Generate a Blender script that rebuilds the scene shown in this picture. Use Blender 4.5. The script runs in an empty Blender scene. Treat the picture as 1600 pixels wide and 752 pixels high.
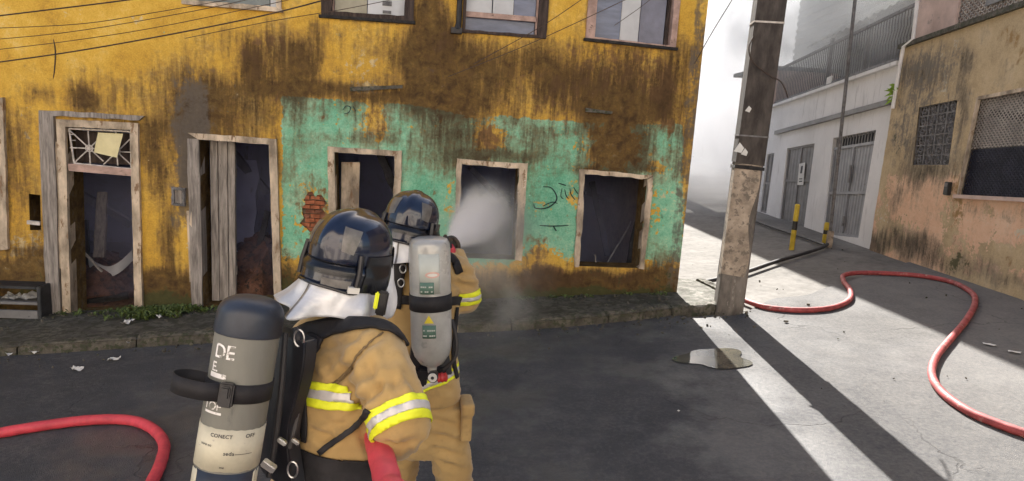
import bpy, bmesh, math, random
import numpy as np
from mathutils import Vector, Matrix, noise as mnoise
from mathutils.geometry import delaunay_2d_cdt
from mathutils.bvhtree import BVHTree
random.seed(7); np.random.seed(7)
SC = bpy.context.scene
COL = SC.collection
R = math.radians

# ------------------------------------------------------------------ camera
FPX, PITCH, ROLL = 1020.0, R(9.6), R(3.6)
CAM = Vector((0, 0, 2.01))
_F = Vector((0, math.cos(PITCH), -math.sin(PITCH))); _R = Vector((1, 0, 0)); _U = _R.cross(_F)
_R2 = math.cos(ROLL)*_R + math.sin(ROLL)*_U; _U2 = -math.sin(ROLL)*_R + math.cos(ROLL)*_U
cd = bpy.data.cameras.new('camera'); cam = bpy.data.objects.new('camera', cd); COL.objects.link(cam)
cd.sensor_width = 36; cd.lens = 36*FPX/1600; cd.clip_start = .05; cd.clip_end = 2000
cam.matrix_world = Matrix(((_R2.x, _U2.x, -_F.x, CAM.x), (_R2.y, _U2.y, -_F.y, CAM.y), (_R2.z, _U2.z, -_F.z, CAM.z), (0, 0, 0, 1)))
SC.camera = cam

# ------------------------------------------------------------------ light
SUN_EL, SUN_AZ = R(36), R(1.0)
w = bpy.data.worlds.new('World'); SC.world = w; w.use_nodes = True
wn = w.node_tree; bgn = wn.nodes['Background']
sky = wn.nodes.new('ShaderNodeTexSky'); sky.sky_type = 'NISHITA'; sky.sun_disc = False
sky.sun_elevation = SUN_EL; sky.sun_rotation = SUN_AZ; sky.air_density = 1.0; sky.dust_density = 3.0; sky.ozone_density = .9
wn.links.new(sky.outputs[0], bgn.inputs[0]); bgn.inputs[1].default_value = 0.07
sl = bpy.data.lights.new('sun', 'SUN'); sl.energy = 5.0; sl.angle = R(.4); sl.color = (1, .955, .89)
so = bpy.data.objects.new('sun', sl); COL.objects.link(so)
SDIR = Vector((math.sin(SUN_AZ)*math.cos(SUN_EL), math.cos(SUN_AZ)*math.cos(SUN_EL), math.sin(SUN_EL)))
so.location = SDIR*60; so.rotation_euler = SDIR.to_track_quat('Z', 'Y').to_euler()
SC.view_settings.view_transform = 'Standard'; SC.view_settings.look = 'None'
SC.view_settings.exposure = 1.8; SC.view_settings.gamma = 1
SC.render.engine = 'CYCLES'
SC.cycles.use_denoising = True
SC.cycles.max_bounces = 8; SC.cycles.volume_bounces = 4; SC.cycles.transparent_max_bounces = 12
SC.cycles.volume_step_rate = 2.0; SC.cycles.volume_max_steps = 96
SC.cycles.sample_clamp_indirect = 8

# ------------------------------------------------------------------ places (photo pixel -> point in the world)
def ray(px, py): return _F + _R2*((px-800)/FPX) - _U2*((py-376)/FPX)
def at(px, py, Y):
    d = ray(px, py); return CAM + d*(Y/d.y)
def topix(P):
    q = Vector(P)-CAM; dd = q.dot(_F); return 800+FPX*q.dot(_R2)/dd, 376-FPX*q.dot(_U2)/dd
SLOPE = 0.0651                                   # the street climbs to the right
def zg(x): return SLOPE*max(-14, min(14, x)) - .05
def gnd(px, py, dz=0):
    d = ray(px, py); t = (zg(0)-CAM.z)/(d.z-SLOPE*d.x); p = CAM+d*t; p.z += dz; return p
FA, FD = 0.12956, 7.5                            # facade direction and distance
FDIR = Vector((math.cos(FA), math.sin(FA), 0)); FN = Vector((-math.sin(FA), math.cos(FA), 0))
def onF(px, py, dep=0):
    d = ray(px, py); t = (FD+dep)/d.dot(FN); q = d*t; return q.dot(FDIR), q.z+CAM.z
XW = 6.3
def onW(px, py, X=XW):
    d = ray(px, py); q = d*(X/d.x); return q.y, q.z+CAM.z

# ------------------------------------------------------------------ object helpers
def put(o, parent=None):
    COL.objects.link(o)
    if parent is not None: o.parent = parent
    return o
def tag(o, label=None, cat=None, group=None, kind=None):
    for k, v in (('label', label), ('category', cat), ('group', group), ('kind', kind)):
        if v: o[k] = v
    return o
def empty(name, loc=(0, 0, 0), rz=0, **k):
    o = bpy.data.objects.new(name, None); o.location = loc; o.rotation_euler = (0, 0, rz); o.empty_display_size = .1
    put(o); return tag(o, **k)
def copytree(o, parent=None):
    c = o.copy(); COL.objects.link(c)
    if parent is not None: c.parent = parent
    for ch in list(o.children): copytree(ch, c)
    return c

class MB:
    def __init__(s): s.v = []; s.f = []; s.m = []
    def add(s, vs, fs, mi=0):
        b = len(s.v); s.v += [tuple(x) for x in vs]
        for f in fs: s.f.append([i+b for i in f]); s.m.append(mi)
        return s
    def box(s, c, size, M=None, mi=0, taper=1.0):
        x, y, z = [k/2 for k in size]; vs = []
        for sz in (-1, 1):
            k = 1 if sz < 0 else taper
            for sx, sy in ((-1, -1), (1, -1), (1, 1), (-1, 1)): vs.append(Vector((sx*x*k, sy*y*k, sz*z)))
        if M is not None: vs = [M @ q for q in vs]
        vs = [q+Vector(c) for q in vs]
        return s.add(vs, [(3, 2, 1, 0), (4, 5, 6, 7), (0, 1, 5, 4), (1, 2, 6, 5), (2, 3, 7, 6), (3, 0, 4, 7)], mi)
    def prism(s, poly, off, mi=0):
        """poly: 3D points, counter-clockwise seen from -off; extruded by off"""
        n = len(poly); off = Vector(off); P = [Vector(p) for p in poly]
        fs = [list(range(n)), [n+i for i in range(n)][::-1]] + [(i, i+n, (i+1) % n+n, (i+1) % n) for i in range(n)]
        return s.add(P+[p+off for p in P], fs, mi)
    def beam(s, a, b, wx, wz, up=(0, 0, 1), mi=0):
        a, b = Vector(a), Vector(b); d = (b-a); L = d.length; d.normalize(); u = Vector(up)
        x = d.cross(u)
        if x.length < 1e-4: x = d.cross(Vector((1, 0, 0)))
        x.normalize(); u = x.cross(d)
        M = Matrix((x, d, u)).transposed()
        return s.box((a+b)/2, (wx, L, wz), M, mi)
    def tube(s, pts, rad, n=10, caps=True, mi=0, flat=None):
        P = [Vector(p) for p in pts]; m = len(P)
        rr = [rad]*m if isinstance(rad, (int, float)) else list(rad)
        vs = []; prev = None
        for i in range(m):
            t = (P[min(i+1, m-1)]-P[max(i-1, 0)]).normalized()
            if prev is None:
                a = Vector((0, 0, 1)) if abs(t.z) < .9 else Vector((1, 0, 0)); x = t.cross(a).normalized()
            else: x = (prev - t*prev.dot(t)).normalized()
            prev = x; y = t.cross(x)
            for k in range(n):
                th = 2*math.pi*k/n; vs.append(P[i]+(x*math.cos(th)+y*math.sin(th))*rr[i])
        fs = [(i*n+k, i*n+(k+1) % n, (i+1)*n+(k+1) % n, (i+1)*n+k) for i in range(m-1) for k in range(n)]
        if caps: fs += [list(range(n))[::-1], [(m-1)*n+k for k in range(n)]]
        return s.add(vs, fs, mi)
    def loft(s, rings, caps=True, mi=0):
        n = len(rings[0]); vs = [p for r in rings for p in r]; m = len(rings)
        fs = [(i*n+k, i*n+(k+1) % n, (i+1)*n+(k+1) % n, (i+1)*n+k) for i in range(m-1) for k in range(n)]
        if caps: fs += [list(range(n))[::-1], [(m-1)*n+k for k in range(n)]]
        return s.add(vs, fs, mi)
    def lathe(s, prof, n=32, mi=None, M=None, mfun=None):
        """prof: (r, z) from bottom to top about +Z"""
        vs = []; 
        for r, z in prof:
            for k in range(n):
                th = 2*math.pi*k/n; q = Vector((r*math.cos(th), r*math.sin(th), z)); vs.append(M @ q if M is not None else q)
        for i in range(len(prof)-1):
            pass
        b = len(s.v); s.v += [tuple(q) for q in vs]; m = len(prof)
        for i in range(m-1):
            for k in range(n):
                s.f.append([b+i*n+k, b+i*n+(k+1) % n, b+(i+1)*n+(k+1) % n, b+(i+1)*n+k]); s.m.append(mi or 0)
        s.f.append([b+k for k in range(n)][::-1]); s.m.append(mi or 0); s.f.append([b+(m-1)*n+k for k in range(n)]); s.m.append(mi or 0)
        return s
    def mesh(s, name, mats):
        me = bpy.data.meshes.new(name); me.from_pydata(s.v, [], s.f)
        for m in (mats if isinstance(mats, (list, tuple)) else [mats]): me.materials.append(m)
        me.polygons.foreach_set('material_index', s.m); me.update(); return me
    def build(s, name, mats, parent=None, smooth=False, bevel=0, seg=2, jit=0, weld=False):
        me = s.mesh(name, mats)
        if bevel or jit or weld:
            bm = bmesh.new(); bm.from_mesh(me)
            if weld: bmesh.ops.remove_doubles(bm, verts=bm.verts, dist=1e-5)
            if bevel: bmesh.ops.bevel(bm, geom=list(bm.edges), offset=bevel, segments=seg, affect='EDGES', clamp_overlap=True)
            if jit:
                for v in bm.verts: v.co += Vector([random.uniform(-jit, jit) for _ in range(3)])
            bm.to_mesh(me); bm.free()
        if smooth:
            me.polygons.foreach_set('use_smooth', [True]*len(me.polygons))
            try: me.set_sharp_from_angle(angle=R(42))
            except Exception: pass
        return put(bpy.data.objects.new(name, me), parent)

def spline(pts, k=8):
    P = [Vector(p) for p in pts]; out = []
    for i in range(len(P)-1):
        a, b, c, d = P[max(i-1, 0)], P[i], P[i+1], P[min(i+2, len(P)-1)]
        for j in range(k):
            t = j/k; out.append(.5*((2*b)+(c-a)*t+(2*a-5*b+4*c-d)*t*t+(3*b-a-3*c+d)*t**3))
    out.append(P[-1]); return out

# ------------------------------------------------------------------ numpy noise for wear maps
def vnoise(x, y, seed):
    xi = np.floor(x).astype(int); yi = np.floor(y).astype(int); xf = x-xi; yf = y-yi
    def h(a, b):
        n = (a*374761393 + b*668265263 + seed*974634777) & 0x7fffffff
        n = ((n ^ (n >> 13))*1274126177) & 0x7fffffff
        return ((n ^ (n >> 16)) & 0xffff)/65535.0
    u = xf*xf*(3-2*xf); v = yf*yf*(3-2*yf)
    return (h(xi, yi)*(1-u)+h(xi+1, yi)*u)*(1-v)+(h(xi, yi+1)*(1-u)+h(xi+1, yi+1)*u)*v
def fbm(x, y, seed=1, oc=5, gain=.55):
    a = 1; t = 0; s = 0
    for k in range(oc):
        t = t + a*vnoise(x*2**k, y*2**k, seed+k*17); s += a; a *= gain
    return t/s
def sst(a, b, x):
    t = np.clip((x-a)/(b-a), 0, 1); return t*t*(3-2*t)

# ------------------------------------------------------------------ materials
class G:
    def __init__(s, name):
        s.m = bpy.data.materials.new(name); s.m.use_nodes = True; s.nt = s.m.node_tree
        s.b = s.nt.nodes['Principled BSDF']; s.out = s.nt.nodes['Material Output']
    def n(s, typ, ins=None, out=0, **props):
        nd = s.nt.nodes.new('ShaderNode'+typ)
        for k, v in props.items(): setattr(nd, k, v)
        for k, v in (ins or {}).items(): s.set(nd.inputs[k], v)
        return nd.outputs[out]
    def set(s, sock, v):
        if isinstance(v, bpy.types.NodeSocket): s.nt.links.new(v, sock)
        else:
            if sock.type == 'RGBA' and len(v) == 3: v = (*v, 1)
            sock.default_value = v
    def obj(s): return s.n('TexCoord', out='Object')
    def gen(s): return s.n('NewGeometry', out='Position')
    def scale(s, co, sc, loc=(0, 0, 0)): return s.n('Mapping', {'Vector': co, 'Scale': sc, 'Location': loc})
    def noise(s, co, sc, det=6, rough=.6, dist=0): return s.n('TexNoise', {'Vector': co, 'Scale': sc, 'Detail': det, 'Roughness': rough, 'Distortion': dist})
    def vor(s, co, sc, feature='F1', out='Distance'): return s.n('TexVoronoi', {'Vector': co, 'Scale': sc}, out=out, feature=feature)
    def math(s, op, a, b=0.0, clamp=False): return s.n('Math', {0: a, 1: b}, operation=op, use_clamp=clamp)
    def ss(s, a, b, x): return s.n('MapRange', {'Value': x, 'From Min': a, 'From Max': b}, interpolation_type='SMOOTHSTEP')
    def lin(s, x, a, b, c, d): return s.n('MapRange', {'Value': x, 'From Min': a, 'From Max': b, 'To Min': c, 'To Max': d})
    def mix(s, f, a, b, blend='MIX'):
        nd = s.nt.nodes.new('ShaderNodeMix'); nd.data_type = 'RGBA'; nd.blend_type = blend
        s.set(nd.inputs[0], f); s.set(nd.inputs[6], a); s.set(nd.inputs[7], b); return nd.outputs[2]
    def ramp(s, f, stops):
        nd = s.nt.nodes.new('ShaderNodeValToRGB'); e = nd.color_ramp.elements
        while len(e) < len(stops): e.new(.5)
        for k, (p, c) in zip(e, stops): k.position = p; k.color = (*c, 1)
        s.set(nd.inputs[0], f); return nd.outputs[0]
    def attr(s, name):
        nd = s.nt.nodes.new('ShaderNodeAttribute'); nd.attribute_name = name
        sp = s.nt.nodes.new('ShaderNodeSeparateColor'); s.nt.links.new(nd.outputs[0], sp.inputs[0]); return sp.outputs
    def bump(s, h, st=.3, dist=.01, nrm=None):
        i = {'Height': h, 'Strength': st, 'Distance': dist}
        if nrm is not None: i['Normal'] = nrm
        return s.n('Bump', i)
    def fin(s, col, rough=.7, nrm=None, metal=0.0, **kw):
        s.set(s.b.inputs['Base Color'], col); s.set(s.b.inputs['Roughness'], rough); s.set(s.b.inputs['Metallic'], metal)
        if nrm is not None: s.set(s.b.inputs['Normal'], nrm)
        for k, v in kw.items(): s.set(s.b.inputs[k], v)
        return s.m

def pmat(name, col, rough=.6, metal=0.0, var=.25, sc=6, bump=.15, bsc=60, stretch=(1, 1, 1), worn=None, wornf=.62, dist=.004, **kw):
    g = G(name); co = g.scale(g.obj(), stretch)
    a = g.noise(co, sc, 7, .62); c0 = tuple(k*(1-var) for k in col); c1 = tuple(min(.95, k*(1+var*.7)) for k in col)
    c = g.ramp(a, [(.36, c0), (.64, c1)])
    if worn: 
        f = g.ss(wornf, wornf+.07, g.noise(co, sc*2.3, 8, .7)); c = g.mix(f, c, worn)
    b = g.noise(co, bsc, 5, .6)
    r = g.lin(a, .3, .7, min(1, rough*1.12), rough*.88)
    return g.fin(c, r, g.bump(b, bump, dist), metal, **kw)

def wallmat(name, base, alt, dirt, grey, pale, moss, rust, fleck=.5):
    g = G(name); co = g.obj()
    A = g.attr('wear_a'); B = g.attr('wear_b')
    n1 = g.noise(co, 2.2, 8, .65); n2 = g.noise(co, 7, 9, .68, .3); n3 = g.noise(co, 28, 7, .65); n4 = g.noise(co, 13, 8, .7, .6)
    st = g.noise(g.scale(co, (9, 9, 1.1)), 1.6, 8, .66); st2 = g.noise(g.scale(co, (26, 26, 2.2)), 1.3, 6, .6)
    def c(x): return g.math('SUBTRACT', x, .5)
    def comb(m, *ts):
        for t, k in ts: m = g.math('ADD', m, g.math('MULTIPLY', c(t), k))
        return m
    col = g.ramp(g.math('ADD', g.math('MULTIPLY', n1, .55), g.math('ADD', g.math('MULTIPLY', n4, .2), g.math('MULTIPLY', g.noise(co, 70, 3, .6), .25))), base)
    n0 = g.noise(co, 1.15, 5, .6, .4); n5 = g.noise(co, 60, 3, .6)
    alt_c = g.ramp(g.math('ADD', g.math('MULTIPLY', n0, .45), g.math('ADD', g.math('MULTIPLY', n4, .3), g.math('MULTIPLY', n5, .25))), alt)
    col = g.mix(g.ss(.44, .58, comb(A[0], (n2, 2.2), (n3, 1.0), (n4, .8))), col, alt_c)
    col = g.mix(g.ss(.42, .75, comb(B[2], (n2, 2.0), (st, 1.0))), col, rust)
    col = g.mix(g.math('MULTIPLY', g.ss(.5, .6, comb(A[2], (n4, 2.6), (n3, 1.4))), .85), col, pale)
    v1 = comb(A[1], (n2, .9), (n1, 1.6), (st, .9), (n3, .5)); v2 = comb(A[1], (st, 1.5), (n4, .8), (n3, .8), (st2, .6), (n1, .7))
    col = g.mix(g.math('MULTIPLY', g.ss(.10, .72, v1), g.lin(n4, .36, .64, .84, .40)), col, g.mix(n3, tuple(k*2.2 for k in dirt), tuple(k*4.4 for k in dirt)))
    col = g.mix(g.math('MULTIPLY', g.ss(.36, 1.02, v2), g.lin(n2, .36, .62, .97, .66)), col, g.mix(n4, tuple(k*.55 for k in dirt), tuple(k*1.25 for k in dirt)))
    col = g.mix(g.math('MULTIPLY', g.ss(.30, .95, comb(B[1], (n2, 2.4), (st, 1.4), (n3, .8))), .8), col, g.mix(n3, tuple(k*.7 for k in grey), tuple(k*1.35 for k in grey)))
    col = g.mix(g.math('MULTIPLY', g.ss(.35, .7, comb(B[0], (n2, 2.4), (n3, 1.0))), .9), col, g.mix(n4, tuple(k*.6 for k in moss), tuple(k*1.5 for k in moss)))
    # chips that show pale lime plaster, and small dark pits
    chip = g.math('MULTIPLY', g.ss(.66, .71, n3), g.ss(.5, .62, n2))
    col = g.mix(g.math('MULTIPLY', chip, fleck), col, pale)
    pit = g.math('MULTIPLY', g.ss(.64, .70, g.noise(co, 45, 4, .6)), g.ss(.48, .6, g.noise(co, 4.3, 5, .6)))
    col = g.mix(g.math('MULTIPLY', pit, .55), col, dirt)
    paint = g.ss(.47, .53, comb(A[0], (n2, 2.2), (n3, 1.0), (n4, .8))); bare = g.ss(.5, .56, comb(A[2], (n4, 2.6), (n3, 1.4)))
    h = g.math('ADD', g.math('MULTIPLY', n2, .7), g.math('ADD', g.math('MULTIPLY', n3, .4), g.math('MULTIPLY', chip, -.35)))
    h = g.math('ADD', h, g.math('ADD', g.math('MULTIPLY', paint, .22), g.math('MULTIPLY', bare, -.22)))
    return g.fin(col, .88, g.bump(h, .55, .02), 0.0, **{'Specular IOR Level': .25})

M = {}
def mats():
    M['facade'] = wallmat('peeling_yellow_plaster',
        [(.34, (.37, .21, .05)), (.45, (.61, .36, .055)), (.54, (.73, .46, .08)), (.66, (.80, .60, .24))],
        [(.34, (.085, .27, .16)), (.46, (.18, .48, .31)), (.54, (.29, .58, .39)), (.66, (.60, .66, .44))],
        (.062, .036, .017), (.115, .10, .085), (.66, .53, .30), (.055, .058, .022), (.25, .135, .045))
    M['ochre'] = wallmat('stained_ochre_plaster',
        [(.34, (.33, .25, .15)), (.5, (.52, .40, .24)), (.66, (.64, .51, .33))],
        [(.34, (.58, .36, .23)), (.5, (.74, .48, .32)), (.66, (.78, .58, .42))],
        (.075, .062, .045), (.16, .145, .125), (.60, .55, .42), (.085, .085, .04), (.33, .21, .09), .6)
    # asphalt: worn, with dust
    g = G('worn_asphalt'); co = g.gen()
    n1 = g.noise(co, .55, 6, .6); n2 = g.noise(co, 5, 8, .65); n3 = g.noise(co, 120, 3, .6); v = g.vor(co, 170)
    col = g.ramp(g.math('ADD', g.math('MULTIPLY', n1, .6), g.math('MULTIPLY', n2, .4)), [(.34, (.062, .063, .067)), (.5, (.076, .077, .082)), (.66, (.10, .10, .103))])
    col = g.mix(g.math('MULTIPLY', g.ss(.55, .75, n3), .5), col, (.19, .18, .165))
    col = g.mix(g.math('MULTIPLY', g.ss(.60, .72, g.noise(co, 2.1, 7, .7)), .22), col, (.045, .045, .048))
    sp = g.nt.nodes.new('ShaderNodeSeparateXYZ'); g.nt.links.new(co, sp.inputs[0])
    dust0 = g.noise(co, 2.6, 6, .68)
    dust_sunlit = g.math('ADD', g.math('MULTIPLY', g.math('SUBTRACT', dust0, .5), .8), g.math('ADD', g.lin(sp.outputs[0], 1.3, 4.6, .05, .62), g.math('MULTIPLY', g.math('SUBTRACT', g.noise(co, 34, 4, .65), .5), 1.1)), True)
    col = g.mix(g.math('MULTIPLY', dust_sunlit, .8), col, (.235, .225, .21))  # pale mix to the right: dust, plus painted brightness of the sunlit side
    ck = g.n('TexVoronoi', {'Vector': g.n('VectorMath', {0: co, 1: g.n('TexNoise', {'Vector': co, 'Scale': 1.6, 'Detail': 5}, out='Color')}, operation='ADD'), 'Scale': .55}, out='Distance', feature='DISTANCE_TO_EDGE')
    crk = g.math('MULTIPLY', g.ss(.009, .002, ck), g.ss(.45, .6, g.noise(co, .7, 3, .5)))
    col = g.mix(g.math('MULTIPLY', crk, .4), col, (.025, .025, .025))
    wet = g.math('MULTIPLY', g.ss(.42, .60, g.noise(co, .8, 5, .6)), g.lin(sp.outputs[0], 1.4, 2.4, 1, .2))
    r = g.lin(wet, 0, 1, .9, .36)
    M['asphalt'] = g.fin(col, r, g.bump(g.math('ADD', g.math('ADD', v, g.math('MULTIPLY', crk, -2.0)), g.math('MULTIPLY', n3, .7)), .5, .006), 0.0, **{'Specular IOR Level': g.lin(wet, 0, 1, .08, .5)})
    g = G('old_concrete_paving'); co = g.gen()
    n1 = g.noise(co, .9, 7, .65); n2 = g.noise(co, 9, 8, .7); n3 = g.noise(co, 90, 3, .6)
    col = g.ramp(g.math('ADD', g.math('MULTIPLY', n1, .5), g.math('MULTIPLY', n2, .5)), [(.36, (.11, .105, .097)), (.5, (.165, .157, .145)), (.64, (.23, .22, .205))])
    col = g.mix(g.math('MULTIPLY', g.ss(.6, .7, n2), .5), col, (.12, .11, .095))
    M['alley'] = g.fin(col, .85, g.bump(g.math('ADD', n2, g.math('MULTIPLY', n3, .3)), .5, .015), 0.0, **{'Specular IOR Level': .12})
    M['kerb'] = pmat('mossy_kerb_stone', (.105, .094, .074), .9, var=.5, sc=9, bump=.7, bsc=45, worn=(.05, .055, .03), wornf=.5, dist=.012)
    M['paving'] = pmat('grimy_sidewalk_cement', (.10, .092, .075), .9, var=.45, sc=5, bump=.6, bsc=40, worn=(.045, .045, .028), wornf=.48, dist=.012)
    M['frame'] = pmat('peeling_cream_paint_on_wood', (.52, .42, .31), .78, var=.55, sc=3.0, bump=.5, bsc=50, stretch=(2, 2, .8), worn=(.24, .15, .085), wornf=.56, dist=.006)
    M['frame_dark'] = pmat('charred_dark_wood', (.05, .032, .025), .8, var=.5, sc=10, bump=.5, bsc=50, stretch=(3, 3, .5))
    M['frame_pink'] = pmat('faded_pink_wood', (.44, .30, .25), .75, var=.3, sc=9, bump=.3, bsc=50, worn=(.12, .08, .06), wornf=.6)
    M['greywood'] = pmat('weathered_grey_boards', (.30, .265, .235), .85, var=.45, sc=7, bump=.6, bsc=40, stretch=(6, 6, .5), worn=(.12, .10, .08), wornf=.6, dist=.006)
    M['room'] = pmat('sooty_blue_grey_room_plaster', (.24, .26, .42), .9, var=.35, sc=1.6, bump=.3, bsc=20, worn=(.05, .05, .06), wornf=.55)
    M['char'] = pmat('charcoal', (.022, .02, .019), .8, var=.5, sc=12, bump=.9, bsc=35, dist=.02)
    M['rubble'] = pmat('red_brown_rubble', (.13, .062, .038), .95, var=.55, sc=5, bump=.9, bsc=25, worn=(.03, .022, .018), wornf=.52, dist=.03)
    M['brick'] = pmat('bare_red_brick', (.36, .115, .05), .9, var=.4, sc=14, bump=.7, bsc=60, worn=(.30, .22, .14), wornf=.6)
    M['brickdark'] = pmat('sooty_red_brick', (.20, .075, .04), .9, var=.5, sc=14, bump=.7, bsc=60, worn=(.10, .07, .05), wornf=.55)
    M['mortar'] = pmat('crumbling_mortar', (.20, .15, .10), .95, var=.4, sc=12, bump=.8, bsc=50)
    M['blueglass'] = pmat('sky_tint_blue_pane', (.12, .145, .225), .22, var=.25, sc=2.5, bump=.06, bsc=7, stretch=(1, 1, 5))  # blue base colour stands in for sky reflected in the panes
    M['violetglass'] = pmat('sky_tint_violet_pane', (.15, .155, .215), .3, var=.3, sc=3, bump=.06, bsc=7)  # violet pane: sky reflection put into the base colour
    M['greyglass'] = pmat('dusty_grey_glass', (.13, .16, .165), .22, var=.25, sc=3, bump=.05, bsc=6)
    M['whitepanel'] = pmat('dusty_white_panel', (.56, .57, .58), .6, var=.12, sc=3, bump=.1, bsc=20)
    M['beigepanel'] = pmat('beige_cloth', (.40, .37, .28), .8, var=.2, sc=4, bump=.3, bsc=30)
    M['whitewall'] = None
    g = G('dirty_white_render'); co = g.obj()
    n1 = g.noise(co, 1.2, 7, .6); st = g.noise(g.scale(co, (7, 7, .8)), 1.5, 8, .65); n3 = g.noise(co, 30, 5, .6)
    col = g.ramp(n1, [(.3, (.66, .65, .64)), (.7, (.80, .79, .78))])
    col = g.mix(g.math('MULTIPLY', g.ss(.55, .75, st), .55), col, (.22, .21, .20))
    col = g.mix(g.math('MULTIPLY', g.ss(.62, .7, n3), .35), col, (.26, .24, .21))
    M['whitewall'] = g.fin(col, .85, g.bump(n3, .3, .006))
    M['pinkwall'] = pmat('faded_pink_render', (.56, .42, .36), .85, var=.2, sc=2.5, bump=.3, bsc=30, worn=(.34, .28, .25), wornf=.6)
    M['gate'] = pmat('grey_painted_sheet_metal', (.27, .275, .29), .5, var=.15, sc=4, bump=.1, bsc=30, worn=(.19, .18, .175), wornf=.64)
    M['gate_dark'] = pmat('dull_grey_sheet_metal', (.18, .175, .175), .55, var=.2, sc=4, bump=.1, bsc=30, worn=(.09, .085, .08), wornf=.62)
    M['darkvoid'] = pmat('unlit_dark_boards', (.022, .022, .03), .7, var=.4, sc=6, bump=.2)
    M['navymesh'] = pmat('dark_blue_board', (.022, .025, .042), .55, var=.5, sc=14, bump=.5, bsc=55)
    M['palewire'] = pmat('dusty_galvanised_wire', (.42, .38, .34), .6, .3, var=.2)
    M['darkwire'] = pmat('dark_wire', (.035, .038, .06), .6, .2, var=.3)
    M['greyiron'] = pmat('rusty_grey_iron', (.17, .165, .165), .7, .2, var=.4, sc=14, worn=(.12, .08, .05), wornf=.6)
    M['iron'] = pmat('dark_iron', (.035, .033, .033), .6, .4, var=.3)
    M['whitepipe'] = pmat('white_plastic_pipe', (.80, .78, .75), .5, var=.1)
    M['whiteiron'] = pmat('white_painted_iron', (.55, .50, .45), .6, var=.3, sc=15, worn=(.2, .12, .07), wornf=.6)
    M['roofsheet'] = pmat('grey_fibre_cement', (.20, .205, .19), .9, var=.35, sc=3, bump=.4, bsc=25)
    M['poledark'] = pmat('dark_stained_pole_coat', (.062, .051, .044), .85, var=.45, sc=5, bump=.5, bsc=45, worn=(.12, .10, .085), wornf=.62, stretch=(2, 2, .7), dist=.006)
    M['polecon'] = pmat('stained_pole_concrete', (.155, .135, .115), .9, var=.45, sc=4, bump=.5, bsc=45, worn=(.27, .24, .20), wornf=.58, stretch=(2, 2, .7), dist=.008)
    M['palepaint'] = pmat('old_cream_paste', (.36, .29, .22), .85, var=.4, sc=7, bump=.4, bsc=45, worn=(.17, .14, .11), wornf=.52)
    M['dimpaper'] = pmat('grimy_paper', (.30, .30, .29), .8, var=.3, sc=20)
    M['paper'] = pmat('white_paper', (.66, .65, .62), .8, var=.1)
    M['noticepaper'] = pmat('yellowed_notice_paper', (.74, .66, .38), .7, var=.1, sc=5, bump=.05)
    M['ink'] = pmat('dark_ink', (.035, .035, .045), .7, var=.2)
    M['blackpaint'] = pmat('black_spray_paint', (.02, .045, .045), .8, var=.2)
    M['yellowpaint'] = pmat('bollard_yellow', (.60, .43, .035), .55, var=.25, worn=(.2, .15, .05), wornf=.66)
    M['blackgloss'] = pmat('bollard_black', (.02, .02, .02), .5)
    M['hose'] = pmat('red_rubber_hose', (.62, .06, .085), .55, var=.3, sc=6, bump=.5, bsc=220, dist=.002)
    M['hosedust'] = pmat('dusty_red_hose', (.34, .06, .06), .65, var=.35, sc=7, bump=.25, bsc=140, worn=(.40, .22, .18), wornf=.58, dist=.002)
    M['blackhose'] = pmat('black_hose', (.03, .028, .03), .6)
    M['cable'] = pmat('cable_sheath', (.05, .03, .02), .6)
    # firefighters
    g = G('tan_aramid_cloth'); co = g.obj()
    n1 = g.noise(co, 3.2, 6, .6); wv = g.noise(co, 420, 2, .5); n2 = g.noise(co, 22, 6, .6)
    col = g.ramp(n1, [(.3, (.35, .225, .085)), (.5, (.42, .28, .11)), (.7, (.48, .33, .14))])
    col = g.mix(g.math('MULTIPLY', g.ss(.52, .70, n2), .28), col, (.17, .115, .06))
    M['cloth'] = g.fin(col, .85, g.bump(g.math('ADD', g.math('MULTIPLY', n2, .25), g.math('MULTIPLY', wv, .16)), .4, .008), 0.0, **{'Sheen Weight': .25, 'Sheen Roughness': .5})
    M['seam'] = pmat('dark_seam_thread', (.16, .11, .055), .85)
    M['hiviz'] = pmat('fluorescent_yellow_tape', (.80, .86, .03), .6, var=.08, sc=20, bump=.2, bsc=300, dist=.001)
    M['silvertape'] = pmat('silver_reflective_tape', (.62, .60, .60), .4, .25, var=.1, sc=20, bump=.1, bsc=200, dist=.001)
    M['webbing'] = pmat('black_webbing', (.013, .012, .015), .75, var=.4, sc=12, bump=.4, bsc=260, dist=.002)
    M['plastic'] = pmat('black_plastic', (.014, .014, .018), .38, var=.3, sc=12, bump=.15, bsc=120)
    M['helmet'] = pmat('navy_helmet_gloss', (.0055, .010, .028), .2, var=.3, sc=9, bump=.03, bsc=30, **{'Coat Weight': .6, 'Coat Roughness': .06})
    M['helmet_black'] = pmat('black_helmet_trim', (.008, .009, .013), .25, var=.3, sc=12, bump=.05, bsc=60)
    M['helmet_tape'] = pmat('grey_helmet_tape', (.13, .125, .12), .35, .2, var=.3, sc=30, bump=.1, bsc=80)
    M['visor'] = pmat('dark_visor', (.01, .01, .013), .06, var=.1, bump=0)
    g = G('aluminised_cloth'); co = g.obj()
    n1 = g.noise(co, 8, 4, .55, .6); n2 = g.noise(co, 45, 4, .6)
    M['alum'] = g.fin(g.ramp(n1, [(.34, (.46, .48, .52)), (.66, (.74, .75, .77))]), .46, g.bump(g.math('ADD', n1, g.math('MULTIPLY', n2, .1)), .4, .02), .3)
    M['tankgrey'] = pmat('worn_grey_composite', (.185, .185, .165), .5, var=.16, sc=7, bump=.12, bsc=60, stretch=(1, 1, .3), worn=(.12, .12, .11), wornf=.56)
    M['tanksilver'] = pmat('clear_wound_composite', (.40, .40, .385), .3, .15, var=.22, sc=6, bump=.1, bsc=50, worn=(.26, .27, .26), wornf=.6, **{'Coat Weight': .4})
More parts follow.
